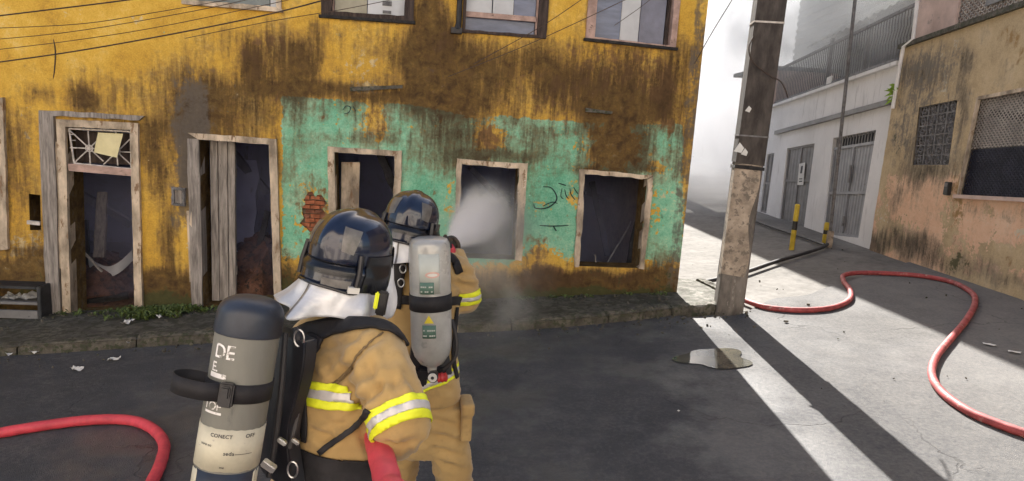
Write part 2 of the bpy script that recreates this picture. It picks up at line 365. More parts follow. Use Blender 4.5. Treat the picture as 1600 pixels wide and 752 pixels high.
    M['rubbernavy'] = pmat('navy_rubber_boot', (.022, .029, .046), .42, var=.35, sc=8, bump=.15, bsc=60, worn=(.06, .065, .08), wornf=.62)
    M['cream'] = pmat('scuffed_cream_label', (.55, .52, .41), .6, var=.14, sc=10, bump=.1, bsc=60, worn=(.36, .34, .29), wornf=.63)
    M['whiteink'] = pmat('white_transfer_lettering', (.78, .76, .76), .6, var=.15, worn=(.22, .215, .195), wornf=.53, sc=22)
    M['greenink'] = pmat('green_label_print', (.10, .19, .15), .6, var=.2)
    M['palelabel'] = pmat('pale_label_film', (.46, .49, .46), .5, var=.12)
    M['pinkink'] = pmat('pink_label_print', (.62, .40, .35), .55, var=.1)
    M['yellowlabel'] = pmat('yellow_warning_print', (.70, .58, .04), .55, var=.1)
    M['redknob'] = pmat('red_valve_rubber', (.45, .03, .03), .45, var=.2)
    M['steel'] = pmat('brushed_steel', (.5, .5, .5), .3, .9, var=.15)
    M['glove'] = pmat('dark_leather_glove', (.05, .035, .025), .7, var=.3, sc=15, bump=.3)
    M['skin'] = pmat('skin', (.42, .25, .17), .5, var=.1, sc=10, bump=.05, bsc=200, **{'Subsurface Weight': .08})
    M['boot'] = pmat('black_rubber_boot', (.02, .02, .02), .45)
    M['crate'] = pmat('dark_plastic_crate', (.028, .03, .034), .55, var=.35, sc=8, bump=.2)
    g = G('muddy_puddle'); co = g.gen(); n = g.noise(co, 9, 3, .5)
    M['puddle'] = g.fin(g.ramp(g.noise(co, 3, 4, .5), [(.35, (.05, .05, .045)), (.65, (.12, .11, .08))]), .03, g.bump(n, .02, .01), 0.0, **{'IOR': 1.33, 'Specular IOR Level': .8})
    M['leaf'] = pmat('weed_leaf', (.09, .13, .03), .6, var=.5, sc=20)
    M['limeleaf'] = pmat('lime_fern_leaf', (.22, .36, .03), .6, var=.3, sc=20)
    g = G('spray_droplet'); g.fin((.9, .9, .92), .3); g.set(g.b.inputs['Transmission Weight'], .5); g.set(g.b.inputs['IOR'], 1.33); M['drop'] = g.m
mats()
# ================================================================== setting: ground, road, paving
def sheet(name, xs, ys, zf, mat, kind='structure'):
    X, Y = np.meshgrid(xs, ys); vs = [(x, y, zf(x, y)) for x, y in zip(X.ravel(), Y.ravel())]
    nx, ny = len(xs), len(ys)
    fs = [(j*nx+i, j*nx+i+1, (j+1)*nx+i+1, (j+1)*nx+i) for j in range(ny-1) for i in range(nx-1)]
    mb = MB(); mb.add(vs, fs); o = mb.build(name, mat, smooth=True); return tag(o, kind=kind)
def undul(x, y): return .012*(mnoise.noise(Vector((x*.8, y*.8, 0)))+.5*mnoise.noise(Vector((x*2.3, y*2.3, 4))))
xs = np.concatenate([np.linspace(-400, -16, 9), np.linspace(-14, 14, 113), np.linspace(16, 400, 9)])
ys = np.concatenate([np.linspace(-120, -6, 9), np.linspace(-5, 24, 117), np.linspace(27, 600, 9)])
sheet('ground', xs, ys, lambda x, y: zg(x)-.03+undul(x, y)*.3, M['alley'])
def alley_drop(y): return 0.0
# road: the dark street in front of the house, with a ragged far edge where the alley begins
def far_edge(x):
    e = 6.7 if x > 2.6 else 7.0
    if x > 2.2: e = 7.1+.75*(x-2.4)+.25*mnoise.noise(Vector((x*1.7, 3, 1)))
    return min(e, 12.5)
rows = 60; rx = np.linspace(-13, 6.45, 150); mb = MB(); vs = []
for x in rx:
    e = far_edge(x) if x > 2.0 else 7.3
    for k in range(rows):
        y = -4.5+(e+4.5)*k/(rows-1); vs.append((x, y, zg(x)+undul(x, y)*.3))
fs = [(i*rows+k, (i+1)*rows+k, (i+1)*rows+k+1, i*rows+k+1) for i in range(len(rx)-1) for k in range(rows-1)]
mb.add(vs, fs); tag(mb.build('road', M['asphalt'], smooth=True), kind='structure')

# sidewalk and kerb stones
KP = [(-11, 4.55), (-7.5, 5.2), (-4.39, 5.80), (-3.06, 6.10), (-1.5, 6.34), (.19, 6.56), (1.2, 6.84), (1.84, 7.08), (2.55, 7.33), (2.72, 7.75), (2.62, 8.5)]
KS = spline([(x, y, 0) for x, y in KP], 10)
def fac_y(x): return FD/math.cos(FA)+x*math.tan(FA)
CORN = FN*FD+FDIR*3.06
mb = MB(); vs = []; nrow = 10
for p in KS:
    back = Vector((min(p.x, CORN.x-.02), 0, 0)); back.y = fac_y(back.x)+.05
    if p.x > CORN.x-.1: back = Vector((CORN.x-.02, max(fac_y(CORN.x)+.05, p.y*1.0+.15), 0)) if p.y > 7.4 else Vector((CORN.x-.02, fac_y(CORN.x)+.05, 0))
    a = Vector((p.x, p.y, 0))
    for k in range(nrow):
        q = a.lerp(back, k/(nrow-1)); vs.append((q.x, q.y, SLOPE*q.x+.05-.012+undul(q.x*3, q.y*3)*.9))
n = len(KS); fs = [(i*nrow+k, (i+1)*nrow+k, (i+1)*nrow+k+1, i*nrow+k+1) for i in range(n-1) for k in range(nrow-1)]
mb.add(vs, fs); sidewalk = tag(mb.build('sidewalk', M['paving'], smooth=True), kind='structure')
acc = 0; seg = [KS[0]]
def kerb_stone(pts):
    mb = MB(); rings = []
    dz = random.uniform(-.008, .012); ins = random.uniform(-.012, .012)
    for i, p in enumerate(pts):
        t = (pts[min(i+1, len(pts)-1)]-pts[max(i-1, 0)]).normalized(); nrm = Vector((-t.y, t.x, 0))
        z = SLOPE*p.x
        e = .012 if i in (0, len(pts)-1) else 0
        prof = [(-.005, -.16), (.0+e, .015), (.022+e, .048-e), (.06, .058+dz-e), (.14, .056+dz-e), (.14, -.16)]
        rings.append([Vector((p.x, p.y, z))+nrm*(a+ins)+Vector((0, 0, b)) + Vector([random.uniform(-.006, .006) for _ in range(3)]) for a, b in prof])
    mb.loft(rings); return mb.build('kerb_stone', M['kerb'], sidewalk)
dense = spline(KS, 3); i0 = 0; cur = [dense[0]]; L = 0; goal = random.uniform(.7, 1.1)
for a, b in zip(dense, dense[1:]):
    L += (b-a).length; cur.append(b)
    if L > goal or b is dense[-1]:
        pts = cur[:]; d0 = (pts[1]-pts[0]).normalized(); pts[0] = pts[0]+d0*.012
        if len(pts) > 2: kerb_stone(pts)
        cur = [b]; L = 0; goal = random.uniform(.7, 1.1)

# ================================================================== walls with openings
def inpoly(x, y, poly):
    ins = np.zeros(x.shape, bool); n = len(poly)
    for i in range(n):
        x0, y0 = poly[i]; x1, y1 = poly[(i+1) % n]
        c = ((y0 > y) != (y1 > y)); xx = (x1-x0)*(y-y0)/((y1-y0) if abs(y1-y0) > 1e-9 else 1e-9)+x0
        ins ^= c & (x < xx)
    return ins
def polydist(x, y, poly):
    d = np.full(x.shape, 1e9); n = len(poly)
    for i in range(n):
        x0, y0 = poly[i]; x1, y1 = poly[(i+1) % n]; dx, dy = x1-x0, y1-y0; L = dx*dx+dy*dy+1e-12
        t = np.clip(((x-x0)*dx+(y-y0)*dy)/L, 0, 1); d = np.minimum(d, np.hypot(x-x0-t*dx, y-y0-t*dy))
    return d
def wall_sheet(name, us, zs, holes, to3, parent, mat, wear=None, reveal=.28, relief=.006, seed=3, flip=False, reveals=None):
    U, Z = np.meshgrid(us, zs); u = U.ravel(); z = Z.ravel(); keep = np.ones(u.shape, bool); dm = np.full(u.shape, 1e9)
    for h in holes:
        d = polydist(u, z, h); dm = np.minimum(dm, d); keep &= ~inpoly(u, z, h) & (d > .010)
    u = u[keep]; z = z[keep]; dm = dm[keep]
    pts = [Vector((a, b)) for a, b in zip(u, z)]; edges = []; hv = []
    for h in holes:
        b = len(pts); pts += [Vector(p) for p in h]; edges += [(b+i, b+(i+1) % len(h)) for i in range(len(h))]
    V, E, Fc, _, _, _ = delaunay_2d_cdt(pts, edges, [], 0, 1e-5)
    V = np.array([(p.x, p.y) for p in V]); Fc = np.array([f for f in Fc if len(f) == 3])
    c = V[Fc].mean(axis=1); bad = np.zeros(len(Fc), bool)
    for h in holes: bad |= inpoly(c[:, 0], c[:, 1], h)
    Fc = Fc[~bad]
    d = np.full(len(V), 1e9)
    for h in holes: d = np.minimum(d, polydist(V[:, 0], V[:, 1], h))
    k = sst(0, .05, d)*relief
    dep = -(fbm(V[:, 0]*3, V[:, 1]*3, seed, 4)-.5)*2*k - (fbm(V[:, 0]*14, V[:, 1]*14, seed+5, 3)-.5)*k
    P = [to3(a, b, q) for a, q, b in zip(V[:, 0], V[:, 1], dep)]
    mb = MB(); mb.add(P, Fc.tolist())
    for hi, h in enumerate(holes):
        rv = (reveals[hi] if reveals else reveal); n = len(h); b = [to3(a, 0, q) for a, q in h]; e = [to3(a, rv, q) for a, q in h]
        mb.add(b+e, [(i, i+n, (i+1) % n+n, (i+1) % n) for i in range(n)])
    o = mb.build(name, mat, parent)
    me = o.data
    if wear:
        A, B = wear(V[:, 0], V[:, 1])
        nv = len(me.vertices); a4 = np.ones((nv, 4), np.float32); b4 = np.ones((nv, 4), np.float32); a4[:, :3] = .2; b4[:, :3] = .1
        a4[:len(V), :3] = A; b4[:len(V), :3] = B
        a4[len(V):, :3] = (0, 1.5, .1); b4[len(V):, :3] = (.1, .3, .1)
        for nm, arr in (('wear_a', a4), ('wear_b', b4)):
            at_ = me.attributes.new(nm, 'FLOAT_COLOR', 'POINT'); at_.data.foreach_set('color', arr.ravel())
    bm = bmesh.new(); bm.from_mesh(me); bmesh.ops.recalc_face_normals(bm, faces=bm.faces); bm.to_mesh(me); bm.free()
    me.polygons.foreach_set('use_smooth', [True]*len(me.polygons))
    return o
def blobs(px, py, L):
    o = np.zeros(px.shape)
    for (x, y, rx, ry, a) in L:
        q = ((px-x)/rx)**2+((py-y)/ry)**2; o = o+a*np.exp(-q**1.3)
    return o

# ================================================================== the burnt yellow house
house = empty('burnt_house', tuple(FN*FD), FA, label='burnt old yellow and green house front with empty doorways and windows', cat='house')
def F3(u, dep, z): return Vector((u, dep, z))
def Q(*pp): return [onF(*p) for p in pp]
def widen(q, l, t, r, b):
    (a0, a1), (b0, b1), (c0, c1), (d0, d1) = q            # TL TR BR BL
    return [(a0-l, a1+t), (b0+r, b1+t), (c0+r, c1-b), (d0-l, d1-b)]
D1 = Q((105, 198), (206, 203), (213, 486), (114, 492))
D2 = Q((312, 218), (421, 226), (430, 470), (318, 478))
L1 = Q((523, 238), (617, 244), (612, 410), (527, 408))
L2 = Q((721, 257), (811, 263), (804, 406), (716, 403))
L3 = Q((913, 271), (1011, 280), (998, 419), (904, 416))
L0 = Q((-80, 160), (-4, 163), (2, 380), (-74, 388))
NI = Q((45, 303), (63, 305), (64, 360), (47, 360))
def upper(x0, y0, x1, y1):
    a, za = onF(x0, y0); b, zb = onF(x1, y1); z = za; z2 = zb
    return [(a, 4.25), (b, 4.25), (b, z2), (a, z)]
U0 = upper(285, 7, 440, 20); U1 = upper(502, 28, 646, 38); U2 = upper(722, 51, 853, 61); U3 = upper(914, 64, 1054, 79)
BR = Q(*[(490+(18+5*math.sin(k*2.3)+3*math.sin(k*5.1))*math.cos(k*2*math.pi/22), 333+(31+5*math.sin(k*1.7+1)+3*math.cos(k*4.3))*math.sin(k*2*math.pi/22)) for k in range(22)])
holes = [D1, D2, L1, L2, L3, L0, NI, U0, U1, U2, U3, BR]
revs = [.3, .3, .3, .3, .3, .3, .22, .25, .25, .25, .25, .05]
us = np.concatenate([np.linspace(-11, -5, 13)[:-1], np.arange(-5, 3.06, .026), [3.06]])
zs = np.concatenate([[-1.3, -.9], np.arange(-.7, 3.4, .026), np.linspace(3.45, 7.8, 12)])
def fwear(u, z):
    x = FN.x*FD+FDIR.x*u; y = FN.y*FD+FDIR.y*u; q = np.stack([x-CAM.x, y-CAM.y, z-CAM.z], 1)
    d = q @ np.array(_F); px = 800+FPX*(q @ np.array(_R2))/d; py = 376-FPX*(q @ np.array(_U2))/d
    wx = (fbm(u*3, z*3, 11)-.5)*26; wy = (fbm(u*3, z*3, 12)-.5)*22; X = px+wx; Y = py+wy
    top = np.interp(px, [430, 545, 640, 700, 770, 850, 1070], [149, 157, 164, 174, 179, 187, 194])
    green = sst(434, 444, px+wx*.25)*sst(1074, 1062, px)*sst(top-4, top+4, Y*.25+py*.75)*sst(440, 385, Y)*1.0
    green -= blobs(X, Y, [(765, 212, 32, 30, .75), (958, 222, 46, 52, 1.0), (585, 187, 22, 38, .75), (545, 178, 16, 26, .25), (742, 172, 30, 12, .7), (845, 330, 20, 20, .35), (845, 395, 24, 20, .5), (880, 420, 70, 22, .6), (1030, 260, 26, 14, .4), (700, 330, 12, 60, .3), (490, 335, 34, 50, .5), (650, 205, 30, 12, .2), (900, 310, 12, 40, .4), (1020, 330, 12, 50, .5), (620, 330, 12, 50, .4), (450, 430, 30, 40, .3)])
    green = green*.95-.02
    dirt = .17+.22*(fbm(u*1.3, z*1.3, 21)-.4)
    dirt += blobs(X, Y, [(298, 190, 34, 80, .55), (305, 290, 22, 60, .4), (432, 95, 55, 60, .38), (470, 120, 22, 42, .42), (392, 105, 20, 30, .4), (500, 60, 14, 40, .38), (692, 130, 50, 95, .62), (680, 40, 36, 60, .5), (668, 20, 22, 34, .5), (480, 140, 95, 13, .6), (610, 150, 60, 12, .45), (700, 165, 55, 16, .5),
        (870, 125, 42, 52, .58), (830, 90, 26, 30, .3), (945, 195, 34, 58, .72), (985, 225, 24, 46, .6), (770, 115, 55, 42, .36), (985, 110, 26, 62, .42), (1045, 130, 20, 65, .4), (1010, 165, 50, 22, .35), (925, 130, 18, 60, .3), (355, 160, 60, 40, .25), (250, 120, 50, 60, .26), (150, 140, 60, 30, .3), (62, 150, 22, 16, .5), (128, 152, 22, 20, .55), (205, 200, 60, 12, .3),
        (240, 265, 20, 60, .42), (30, 250, 30, 70, .25), (60, 440, 60, 40, .42), (95, 455, 30, 50, .5), (258, 440, 38, 60, .45), (270, 360, 18, 60, .3), (860, 440, 60, 28, .5), (970, 440, 90, 18, .5), (1035, 420, 30, 40, .6), (1000, 350, 20, 60, .3), (690, 225, 60, 30, .2), (560, 215, 80, 10, .3), (765, 245, 70, 10, .4), (960, 263, 70, 9, .6), (480, 300, 40, 26, .3), (460, 420, 40, 40, .3), (960, 205, 50, 66, .35), (880, 200, 40, 10, .3), (15, 420, 30, 14, .4), (55, 392, 50, 8, .3), (350, 60, 40, 26, .2), (650, 90, 14, 60, .3), (1000, 250, 20, 20, .3)])
    dirt += .95*sst(408, 455, Y)+.25*sst(300, 420, py)*sst(420, 300, px)*(fbm(u*6, z*1.5, 31)-.25)
    dirt -= .30*sst(130, 40, py)*sst(330, 200, px)
    dirt += (.22+.9*(fbm(u*1.7, z*1.1, 77)-.36))*sst(200, 330, px)*sst(20, 90, py)*sst(330, 240, py)+(.16+.9*(fbm(u*2.2, z*1.6, 78)-.40))*sst(310, 220, px)*sst(130, 210, py)
    dirt -= blobs(X, Y, [(560, 95, 36, 40, .3), (790, 70, 40, 18, .15), (1000, 90, 40, 14, .15), (230, 330, 14, 90, .35), (290, 400, 14, 50, .2)])
    dirt -= .16*sst(430, 450, px)*sst(1068, 1050, px)*sst(165, 200, Y)*sst(420, 380, Y)
    pale = -.12+blobs(X, Y, [(568, 100, 40, 34, .5), (575, 135, 36, 10, .6), (742, 172, 30, 12, .5), (130, 28, 55, 34, .30), (215, 30, 24, 20, .5), (60, 372, 46, 26, .45), (28, 400, 40, 36, .5), (340, 145, 40, 34, .34), (375, 165, 22, 34, .3), (875, 200, 34, 20, .5), (955, 225, 44, 34, .40), (1040, 300, 24, 46, .42), (470, 260, 26, 80, .26), (480, 400, 30, 40, .28), (540, 165, 30, 14, .25), (960, 130, 16, 40, .3), (980, 165, 16, 30, .3), (1010, 210, 14, 40, .3), (850, 300, 24, 60, .22), (700, 300, 14, 60, .25), (85, 400, 12, 70, .35), (300, 400, 12, 60, .4), (320, 250, 12, 60, .25), (45, 200, 8, 60, .5), (300, 255, 10, 40, .45), (720, 200, 70, 16, .2), (660, 180, 50, 20, .18)])
    moss = -.25+blobs(X, Y, [(255, 478, 60, 22, .75), (445, 430, 20, 50, .55), (970, 425, 80, 12, .5), (830, 468, 200, 14, .65), (60, 440, 40, 50, .35), (100, 470, 40, 30, .5), (1035, 320, 16, 50, .45), (940, 460, 130, 12, .5), (1050, 400, 22, 60, .3), (470, 400, 30, 40, .2)])+.55*sst(412, 462, Y)
    grey = -.2+blobs(X, Y, [(297, 180, 40, 85, 1.15), (302, 275, 36, 75, 1.05), (290, 340, 26, 50, .5), (690, 120, 40, 80, .35), (78, 240, 14, 50, .5), (40, 195, 9, 60, .35), (62, 150, 16, 18, .4), (128, 152, 16, 18, .4), (580, 140, 34, 9, .65), (100, 440, 20, 60, .4), (740, 200, 60, 20, .2), (960, 225, 30, 40, .25), (860, 205, 50, 8, .4)])
    grey += .85*sst(2.88, 2.93, u+.04*(fbm(u*5, z*5, 9)-.5))
    rust = -.13+.34*sst(250, 420, px)*sst(20, 70, py)+blobs(X, Y, [(860, 438, 50, 26, .75), (965, 432, 60, 12, .5), (1000, 120, 60, 50, .35), (870, 150, 60, 40, .35), (765, 215, 30, 26, .55), (585, 190, 22, 36, .35), (690, 50, 30, 60, .4), (430, 80, 60, 50, .25), (1040, 170, 20, 80, .4), (490, 335, 30, 45, .45), (380, 100, 60, 60, .2), (840, 395, 22, 22, .4), (930, 100, 60, 40, .25), (760, 110, 60, 40, .2)])
    return np.stack([green, dirt, pale], 1), np.stack([moss, grey, rust], 1)
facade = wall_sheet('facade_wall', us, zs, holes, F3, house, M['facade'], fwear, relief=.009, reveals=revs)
# other walls, floors and roof of the house (seen only through its openings)
mb = MB()
sx = Vector((CORN.x, CORN.y, 0)); 
mb.box((3.06-.14, 4.8, 3.25), (.26, 9.0, 9.1)); mb.box((-10.9, 4.5, 3.25), (.25, 9, 9.1)); mb.box((-4, 9.2, 3.25), (14.3, .25, 9.1))
mb.build('side_wall', M['mortar'], house)
mb = MB(); mb.box((-4, 4.6, 2.62), (13.5, 8.9, .2)); mb.box((-4, 4.6, 7.7), (13.6, 8.9, .2)); mb.build('roof', M['room'], house)
mb = MB(); mb.box((-4, 4.6, -.38), (13.5, 8.6, .2)); mb.build('floor', M['rubble'], house)
mb = MB(); mb.box((-4, 4.2, 1.1), (13.5, .15, 2.8))
for uu in (-2.62, -1.32, .0, 1.28): mb.box((uu, 2.25, 1.1), (.14, 3.7, 2.8))
mb.build('inner_wall', M['room'], house)
mb = MB(); mb.box((-4, 1.6, 5.1), (13.5, .1, 4.7)); mb.build('upstairs_wall', M['room'], house)

# exposed bricks where the plaster has come off
mb = MB(); bu = [p[0] for p in BR]; bz = [p[1] for p in BR]
mb.box(((min(bu)+max(bu))/2, .058, (min(bz)+max(bz))/2), (max(bu)-min(bu)+.04, .03, max(bz)-min(bz)+.04)); mb.build('brick_backing', M['mortar'], house)
z = min(bz)+.02; row = 0
while z < max(bz):
    uu = min(bu)-.05+(.055 if row % 2 else 0)
    while uu < max(bu):
        c = (uu+.05, z+.022)
        if inpoly(np.array([c[0]]), np.array([c[1]]), BR)[0] or polydist(np.array([c[0]]), np.array([c[1]]), BR)[0] < .02:
            mb = MB(); mb.box((c[0], .035+random.uniform(-.012, .008), c[1]), (.098, .05, .042)); mb.build('brick', M[random.choice(('brick', 'brick', 'brickdark'))], house, jit=.005)
        uu += .108
    z += .052; row += 1

# ---- frames
def frame(name, q, l, t, r, b, d0, d1, mat, parent, sides='ltrb', jit=.004):
    o = widen(q, l, t, r, b); mb = MB(); T = {'t': (0, 1), 'r': (1, 2), 'b': (2, 3), 'l': (3, 0)}
    for s in sides:
        i, j = T[s]; poly = [o[i], o[j], q[j], q[i]]; n = 10
        a = [F3(x, d0, zz) for x, zz in poly]
        # split along the length so that the old wood can be uneven
        rings = []
        for k in range(n+1):
            f = k/n; A = a[0].lerp(a[1], f); B = a[3].lerp(a[2], f); e = Vector((0, d1-d0, 0))
            w1 = Vector([random.uniform(-jit, jit) for _ in range(3)]); w2 = Vector([random.uniform(-jit, jit) for _ in range(3)])
            rings.append([A+w1, B+w2, B+e, A+e])
        mb.loft(rings)
    return mb.build(name, mat, parent)
f1 = frame('door_frame', D1, .085, .075, .08, 0, -.045, .10, M['frame'], house, 'ltr')
f1b = frame('door_surround', widen(D1, .105, .105, .09, 0), .14, .05, .05, 0, -.05, .03, M['greywood'], house, 'lt', .006)
f2 = frame('door_frame', D2, .11, .065, .08, 0, -.045, .12, M['frame'], house, 'tr')
f2b = frame('door_jamb', D2, .12, .0, .0, 0, -.03, .15, M['greywood'], house, 'l', .007)
w1 = frame('window_frame', L1, .075, .06, .08, .06, -.04, .1, M['frame'], house)
w2 = frame('window_frame', L2, .055, .06, .085, .0, -.04, .1, M['frame'], house, 'ltr', .008)
w3 = frame('window_frame', L3, .06, .045, .06, .0, -.04, .1, M['frame'], house, 'ltr', .010)
w0 = frame('window_frame', L0, .07, .07, .08, .06, -.04, .1, M['frame'], house)
for k in range(4):
    mb = MB(); f = .15+k*.22; a = F3(*[L0[0][0]*(1-f)+L0[3][0]*f, .02, L0[0][1]*(1-f)+L0[3][1]*f]); b = F3(L0[1][0]*(1-f)+L0[2][0]*f, .02, L0[1][1]*(1-f)+L0[2][1]*f); mb.tube([a, b], .008, 6); mb.build('grille_bar', M['whiteiron'], w0)
# fanlight of the first door: transom bar and sunburst grille
bar = Q((112, 261), (206, 270)); tl, tr = D1[0], D1[1]
mb = MB(); mb.beam(F3(bar[0][0]-.02, .01, bar[0][1]), F3(bar[1][0]+.02, .01, bar[1][1]), .08, .075); mb.build('transom_bar', M['frame_pink'], f1, jit=.004)
mb = MB(); cx, cz = onF(140, 232); A, B2, C_, D_ = (tl[0]+.02, tl[1]-.02), (tr[0]-.01, tr[1]-.02), (bar[1][0], bar[1][1]+.04), (bar[0][0]+.03, bar[0][1]+.04)
def barr(p, q, r=.007): mb.tube([F3(p[0], -.005, p[1]), F3(q[0], -.005, q[1])], r, 6)
for p, q in ((A, B2), (B2, C_), (C_, D_), (D_, A)): barr(p, q, .010)
c2x = (A[0]+B2[0])/2+.16; 
for c0, w0_, w1_ in (((cx, cz), A[0], (A[0]+B2[0])/2+.02), ((c2x, cz-.02), (A[0]+B2[0])/2+.02, B2[0])):
    for k in range(8):
        th = math.pi*k/4+.02; dx, dz = math.cos(th), math.sin(th)
        tx = ((w1_ if dx > 0 else w0_)-c0[0])/dx if abs(dx) > .01 else 9; tz = ((A[1] if dz > 0 else D_[1])-c0[1])/dz if abs(dz) > .01 else 9
        L = min(tx, tz); barr(c0, (c0[0]+dx*L, c0[1]+dz*L))
    mb.tube([F3(c0[0]+.035*math.cos(t), -.008, c0[1]+.035*math.sin(t)) for t in np.linspace(0, 2*math.pi, 13)], .006, 6, False)
    mb.box((c0[0], -.012, c0[1]), (.03, .02, .03))
for t in (.15, .3): barr((A[0], A[1]-t*.4), (A[0]+.06, A[1]-t*.4), .005)
mb.build('fanlight_grille', M['whiteiron'], f1)
mb = MB(); mb.box(((tl[0]+tr[0])/2, .16, (tl[1]+bar[0][1])/2), (tr[0]-tl[0]+.02, .02, .34)); mb.build('fanlight_backing', M['frame_dark'], f1)
# door two: the left leaf of grey boards stands half shut
leaf = empty('door_leaf', (0, 0, 0)); leaf.parent = house
a, zt = onF(321, 220); zb = onF(322, 474)[1]
x = a
for k, wd in enumerate((.085, .10, .08)):
    mb = MB(); mb.box((x+wd/2, .14+k*.012, (zt+zb)/2), (wd-.008, .035, zt-zb)); mb.build('plank', M['greywood'], leaf, jit=.004); x += wd
for zz in (zt-.35, zb+.35): mb = MB(); mb.box(((a+x)/2, .19, zz), (x-a, .03, .1)); mb.build('batten', M['greywood'], leaf)
# shutter leaf inside the first green window
a, zt = onF(531, 255); b_, zb2 = onF(556, 400)
mb = MB(); mb.box(((a+b_)/2-.01, .24, (zt+L1[3][1])/2), (b_-a, .03, zt-L1[3][1]), Matrix.Rotation(.25, 3, 'Z')); mb.build('shutter', M['frame'], house, jit=.006)
# plaster strip left of door one, small niche with a pale bar, meter box frame
st0 = Q((84, 222), (93, 419)); mb = MB(); mb.beam(F3(st0[0][0], -.015, st0[0][1]), F3(st0[1][0], -.015, st0[1][1]), .03, .07, (1, 0, 0)); mb.build('cover_strip', M['frame'], house, jit=.006)
st1 = Q((296, 330), (301, 440)); mb = MB(); mb.beam(F3(st1[0][0], -.012, st1[0][1]), F3(st1[1][0], -.012, st1[1][1]), .025, .05, (1, 0, 0)); mb.build('cover_strip', M['frame'], house, jit=.006)
mb = MB(); mb.box(((NI[0][0]+NI[1][0])/2, .2, (NI[0][1]+NI[2][1])/2), (.2, .02, .5)); mb.build('niche_back', M['char'], house)
nb = Q((44, 347), (64, 349)); mb = MB(); mb.beam(F3(nb[0][0], -.01, nb[0][1]), F3(nb[1][0], -.01, nb[1][1]), .03, .04); mb.build('niche_bar', M['whiteiron'], house)
mq = Q((270, 292), (291, 294), (291, 322), (271, 320)); frame('meter_box', widen(mq, -.025, -.025, -.025, -.025), .025, .025, .025, .025, -.05, .0, M['greyiron'], house)
mb = MB(); mb.prism([F3(a, -.022, b) for a, b in mq[::-1]], (0, .03, 0)); mb.build('meter_box_door', M['greywood'], house)
# ledge remnant above the green paint and a short ledge at right
for (x0, y0, x1, y1) in ((548, 140, 628, 136), (915, 172, 955, 176)):
    p, q = onF(x0, y0), onF(x1, y1); mb = MB(); mb.beam(F3(p[0], -.012, p[1]), F3(q[0], -.012, q[1]), .05, .03); mb.build('broken_ledge', M['kerb'], house, jit=.01)
# graffiti (flat paint)
def stroke(pp, wd=.016):
    P = spline([F3(*[onF(*p)[0], 0, onF(*p)[1]]) for p in pp], 6); vs = []
    for i, p in enumerate(P):
        t = (P[min(i+1, len(P)-1)]-P[max(i-1, 0)]).normalized(); nn = Vector((-t.z, 0, t.x)); wv = wd*(.6+.4*math.sin(3.1*i/len(P)))
        vs += [p+nn*wv/2+Vector((0, -.014, 0)), p-nn*wv/2+Vector((0, -.014, 0))]
    g = MB(); g.add(vs, [(2*i, 2*i+1, 2*i+3, 2*i+2) for i in range(len(P)-1)]); g.build('graffiti_stroke', M['blackpaint'], house)
stroke([(848, 292), (860, 293), (868, 303), (869, 313), (860, 322), (848, 326), (836, 325), (834, 319)]); stroke([(871, 318), (862, 316), (848, 322)], .012)
stroke([(872, 286), (884, 290)], .014); stroke([(878, 294), (876, 306), (880, 311)], .010); stroke([(882, 296), (884, 305), (888, 311)], .012); stroke([(890, 294), (892, 304), (898, 312)], .012); stroke([(896, 292), (899, 298), (903, 303)], .012)
stroke([(843, 352), (856, 353), (872, 353), (888, 352)], .014); stroke([(864, 353), (869, 361)], .016)
stroke([(536, 172), (541, 166), (548, 168), (545, 176), (538, 178)], .01); stroke([(552, 166), (556, 174)], .01)

# ---- upstairs windows
def pane(q, dep, mat, parent, name='pane'):
    mb = MB(); mb.prism([F3(a, dep, b) for a, b in q[::-1]], (0, .02, 0)); return mb.build(name, mat, parent)
def upwin(q, l, t, r, b, mat, strips, sill=None, dep=.06):
    inn = widen(q, -l, -t, -r, -b); f = frame('window_frame', inn, l, t, r, b, -.03, .12, mat, house)
    for (x0, x1, m, dz) in strips:
        u0, u1 = onF(x0, 30)[0], onF(x1, 30)[0]
        pane([(u0, 4.2), (u1-.006, 4.2), (u1-.006, inn[2][1]-.02), (u0, inn[3][1]-.02)], dep+dz, m, f)
    return f, inn
f, i0 = upwin(U0, .12, .05, .05, .05, M['frame'], [(292, 420, M['greyglass'], 0), (420, 440, M['whitepanel'], .012)])
f, i1 = upwin(U1, .11, .05, .10, .075, M['frame_dark'], [(510, 522, M['frame_pink'], -.01), (522, 573, M['beigepanel'], 0), (573, 640, M['whitepanel'], .012)])
u0, z0 = onF(598, 17); mb = MB(); mb.box((u0+.04, .066, z0), (.09, .012, .03)); mb.box((u0+.04, .066, z0+.09), (.10, .012, .05)); mb.build('latch', M['greyiron'], f)
f, i2 = upwin(U2, .03, .05, .10, .03, M['frame_dark'], [(838, 850, M['frame_pink'], -.012)])
za = onF(780, 26)[1]
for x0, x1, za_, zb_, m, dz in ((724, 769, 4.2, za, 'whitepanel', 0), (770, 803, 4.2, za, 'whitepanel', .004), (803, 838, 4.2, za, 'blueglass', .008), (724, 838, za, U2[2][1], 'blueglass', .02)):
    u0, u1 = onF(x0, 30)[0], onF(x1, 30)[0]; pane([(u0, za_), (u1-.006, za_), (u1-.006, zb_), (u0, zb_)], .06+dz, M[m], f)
p, q = onF(727, 21), onF(838, 30); mb = MB(); mb.beam(F3(p[0], .045, p[1]), F3(q[0], .045, q[1]), .05, .055); mb.build('glazing_bar', M['frame_pink'], f)
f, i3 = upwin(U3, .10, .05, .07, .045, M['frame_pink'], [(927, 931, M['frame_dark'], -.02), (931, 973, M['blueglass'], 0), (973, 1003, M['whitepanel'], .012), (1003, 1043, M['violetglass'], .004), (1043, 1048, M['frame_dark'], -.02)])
mb = MB(); mb.beam(F3(U3[3][0]-.02, -.03, U3[3][1]+.012), F3(U3[2][0]+.02, -.03, U3[2][1]+.012), .05, .03); mb.build('sill', M['char'], f)
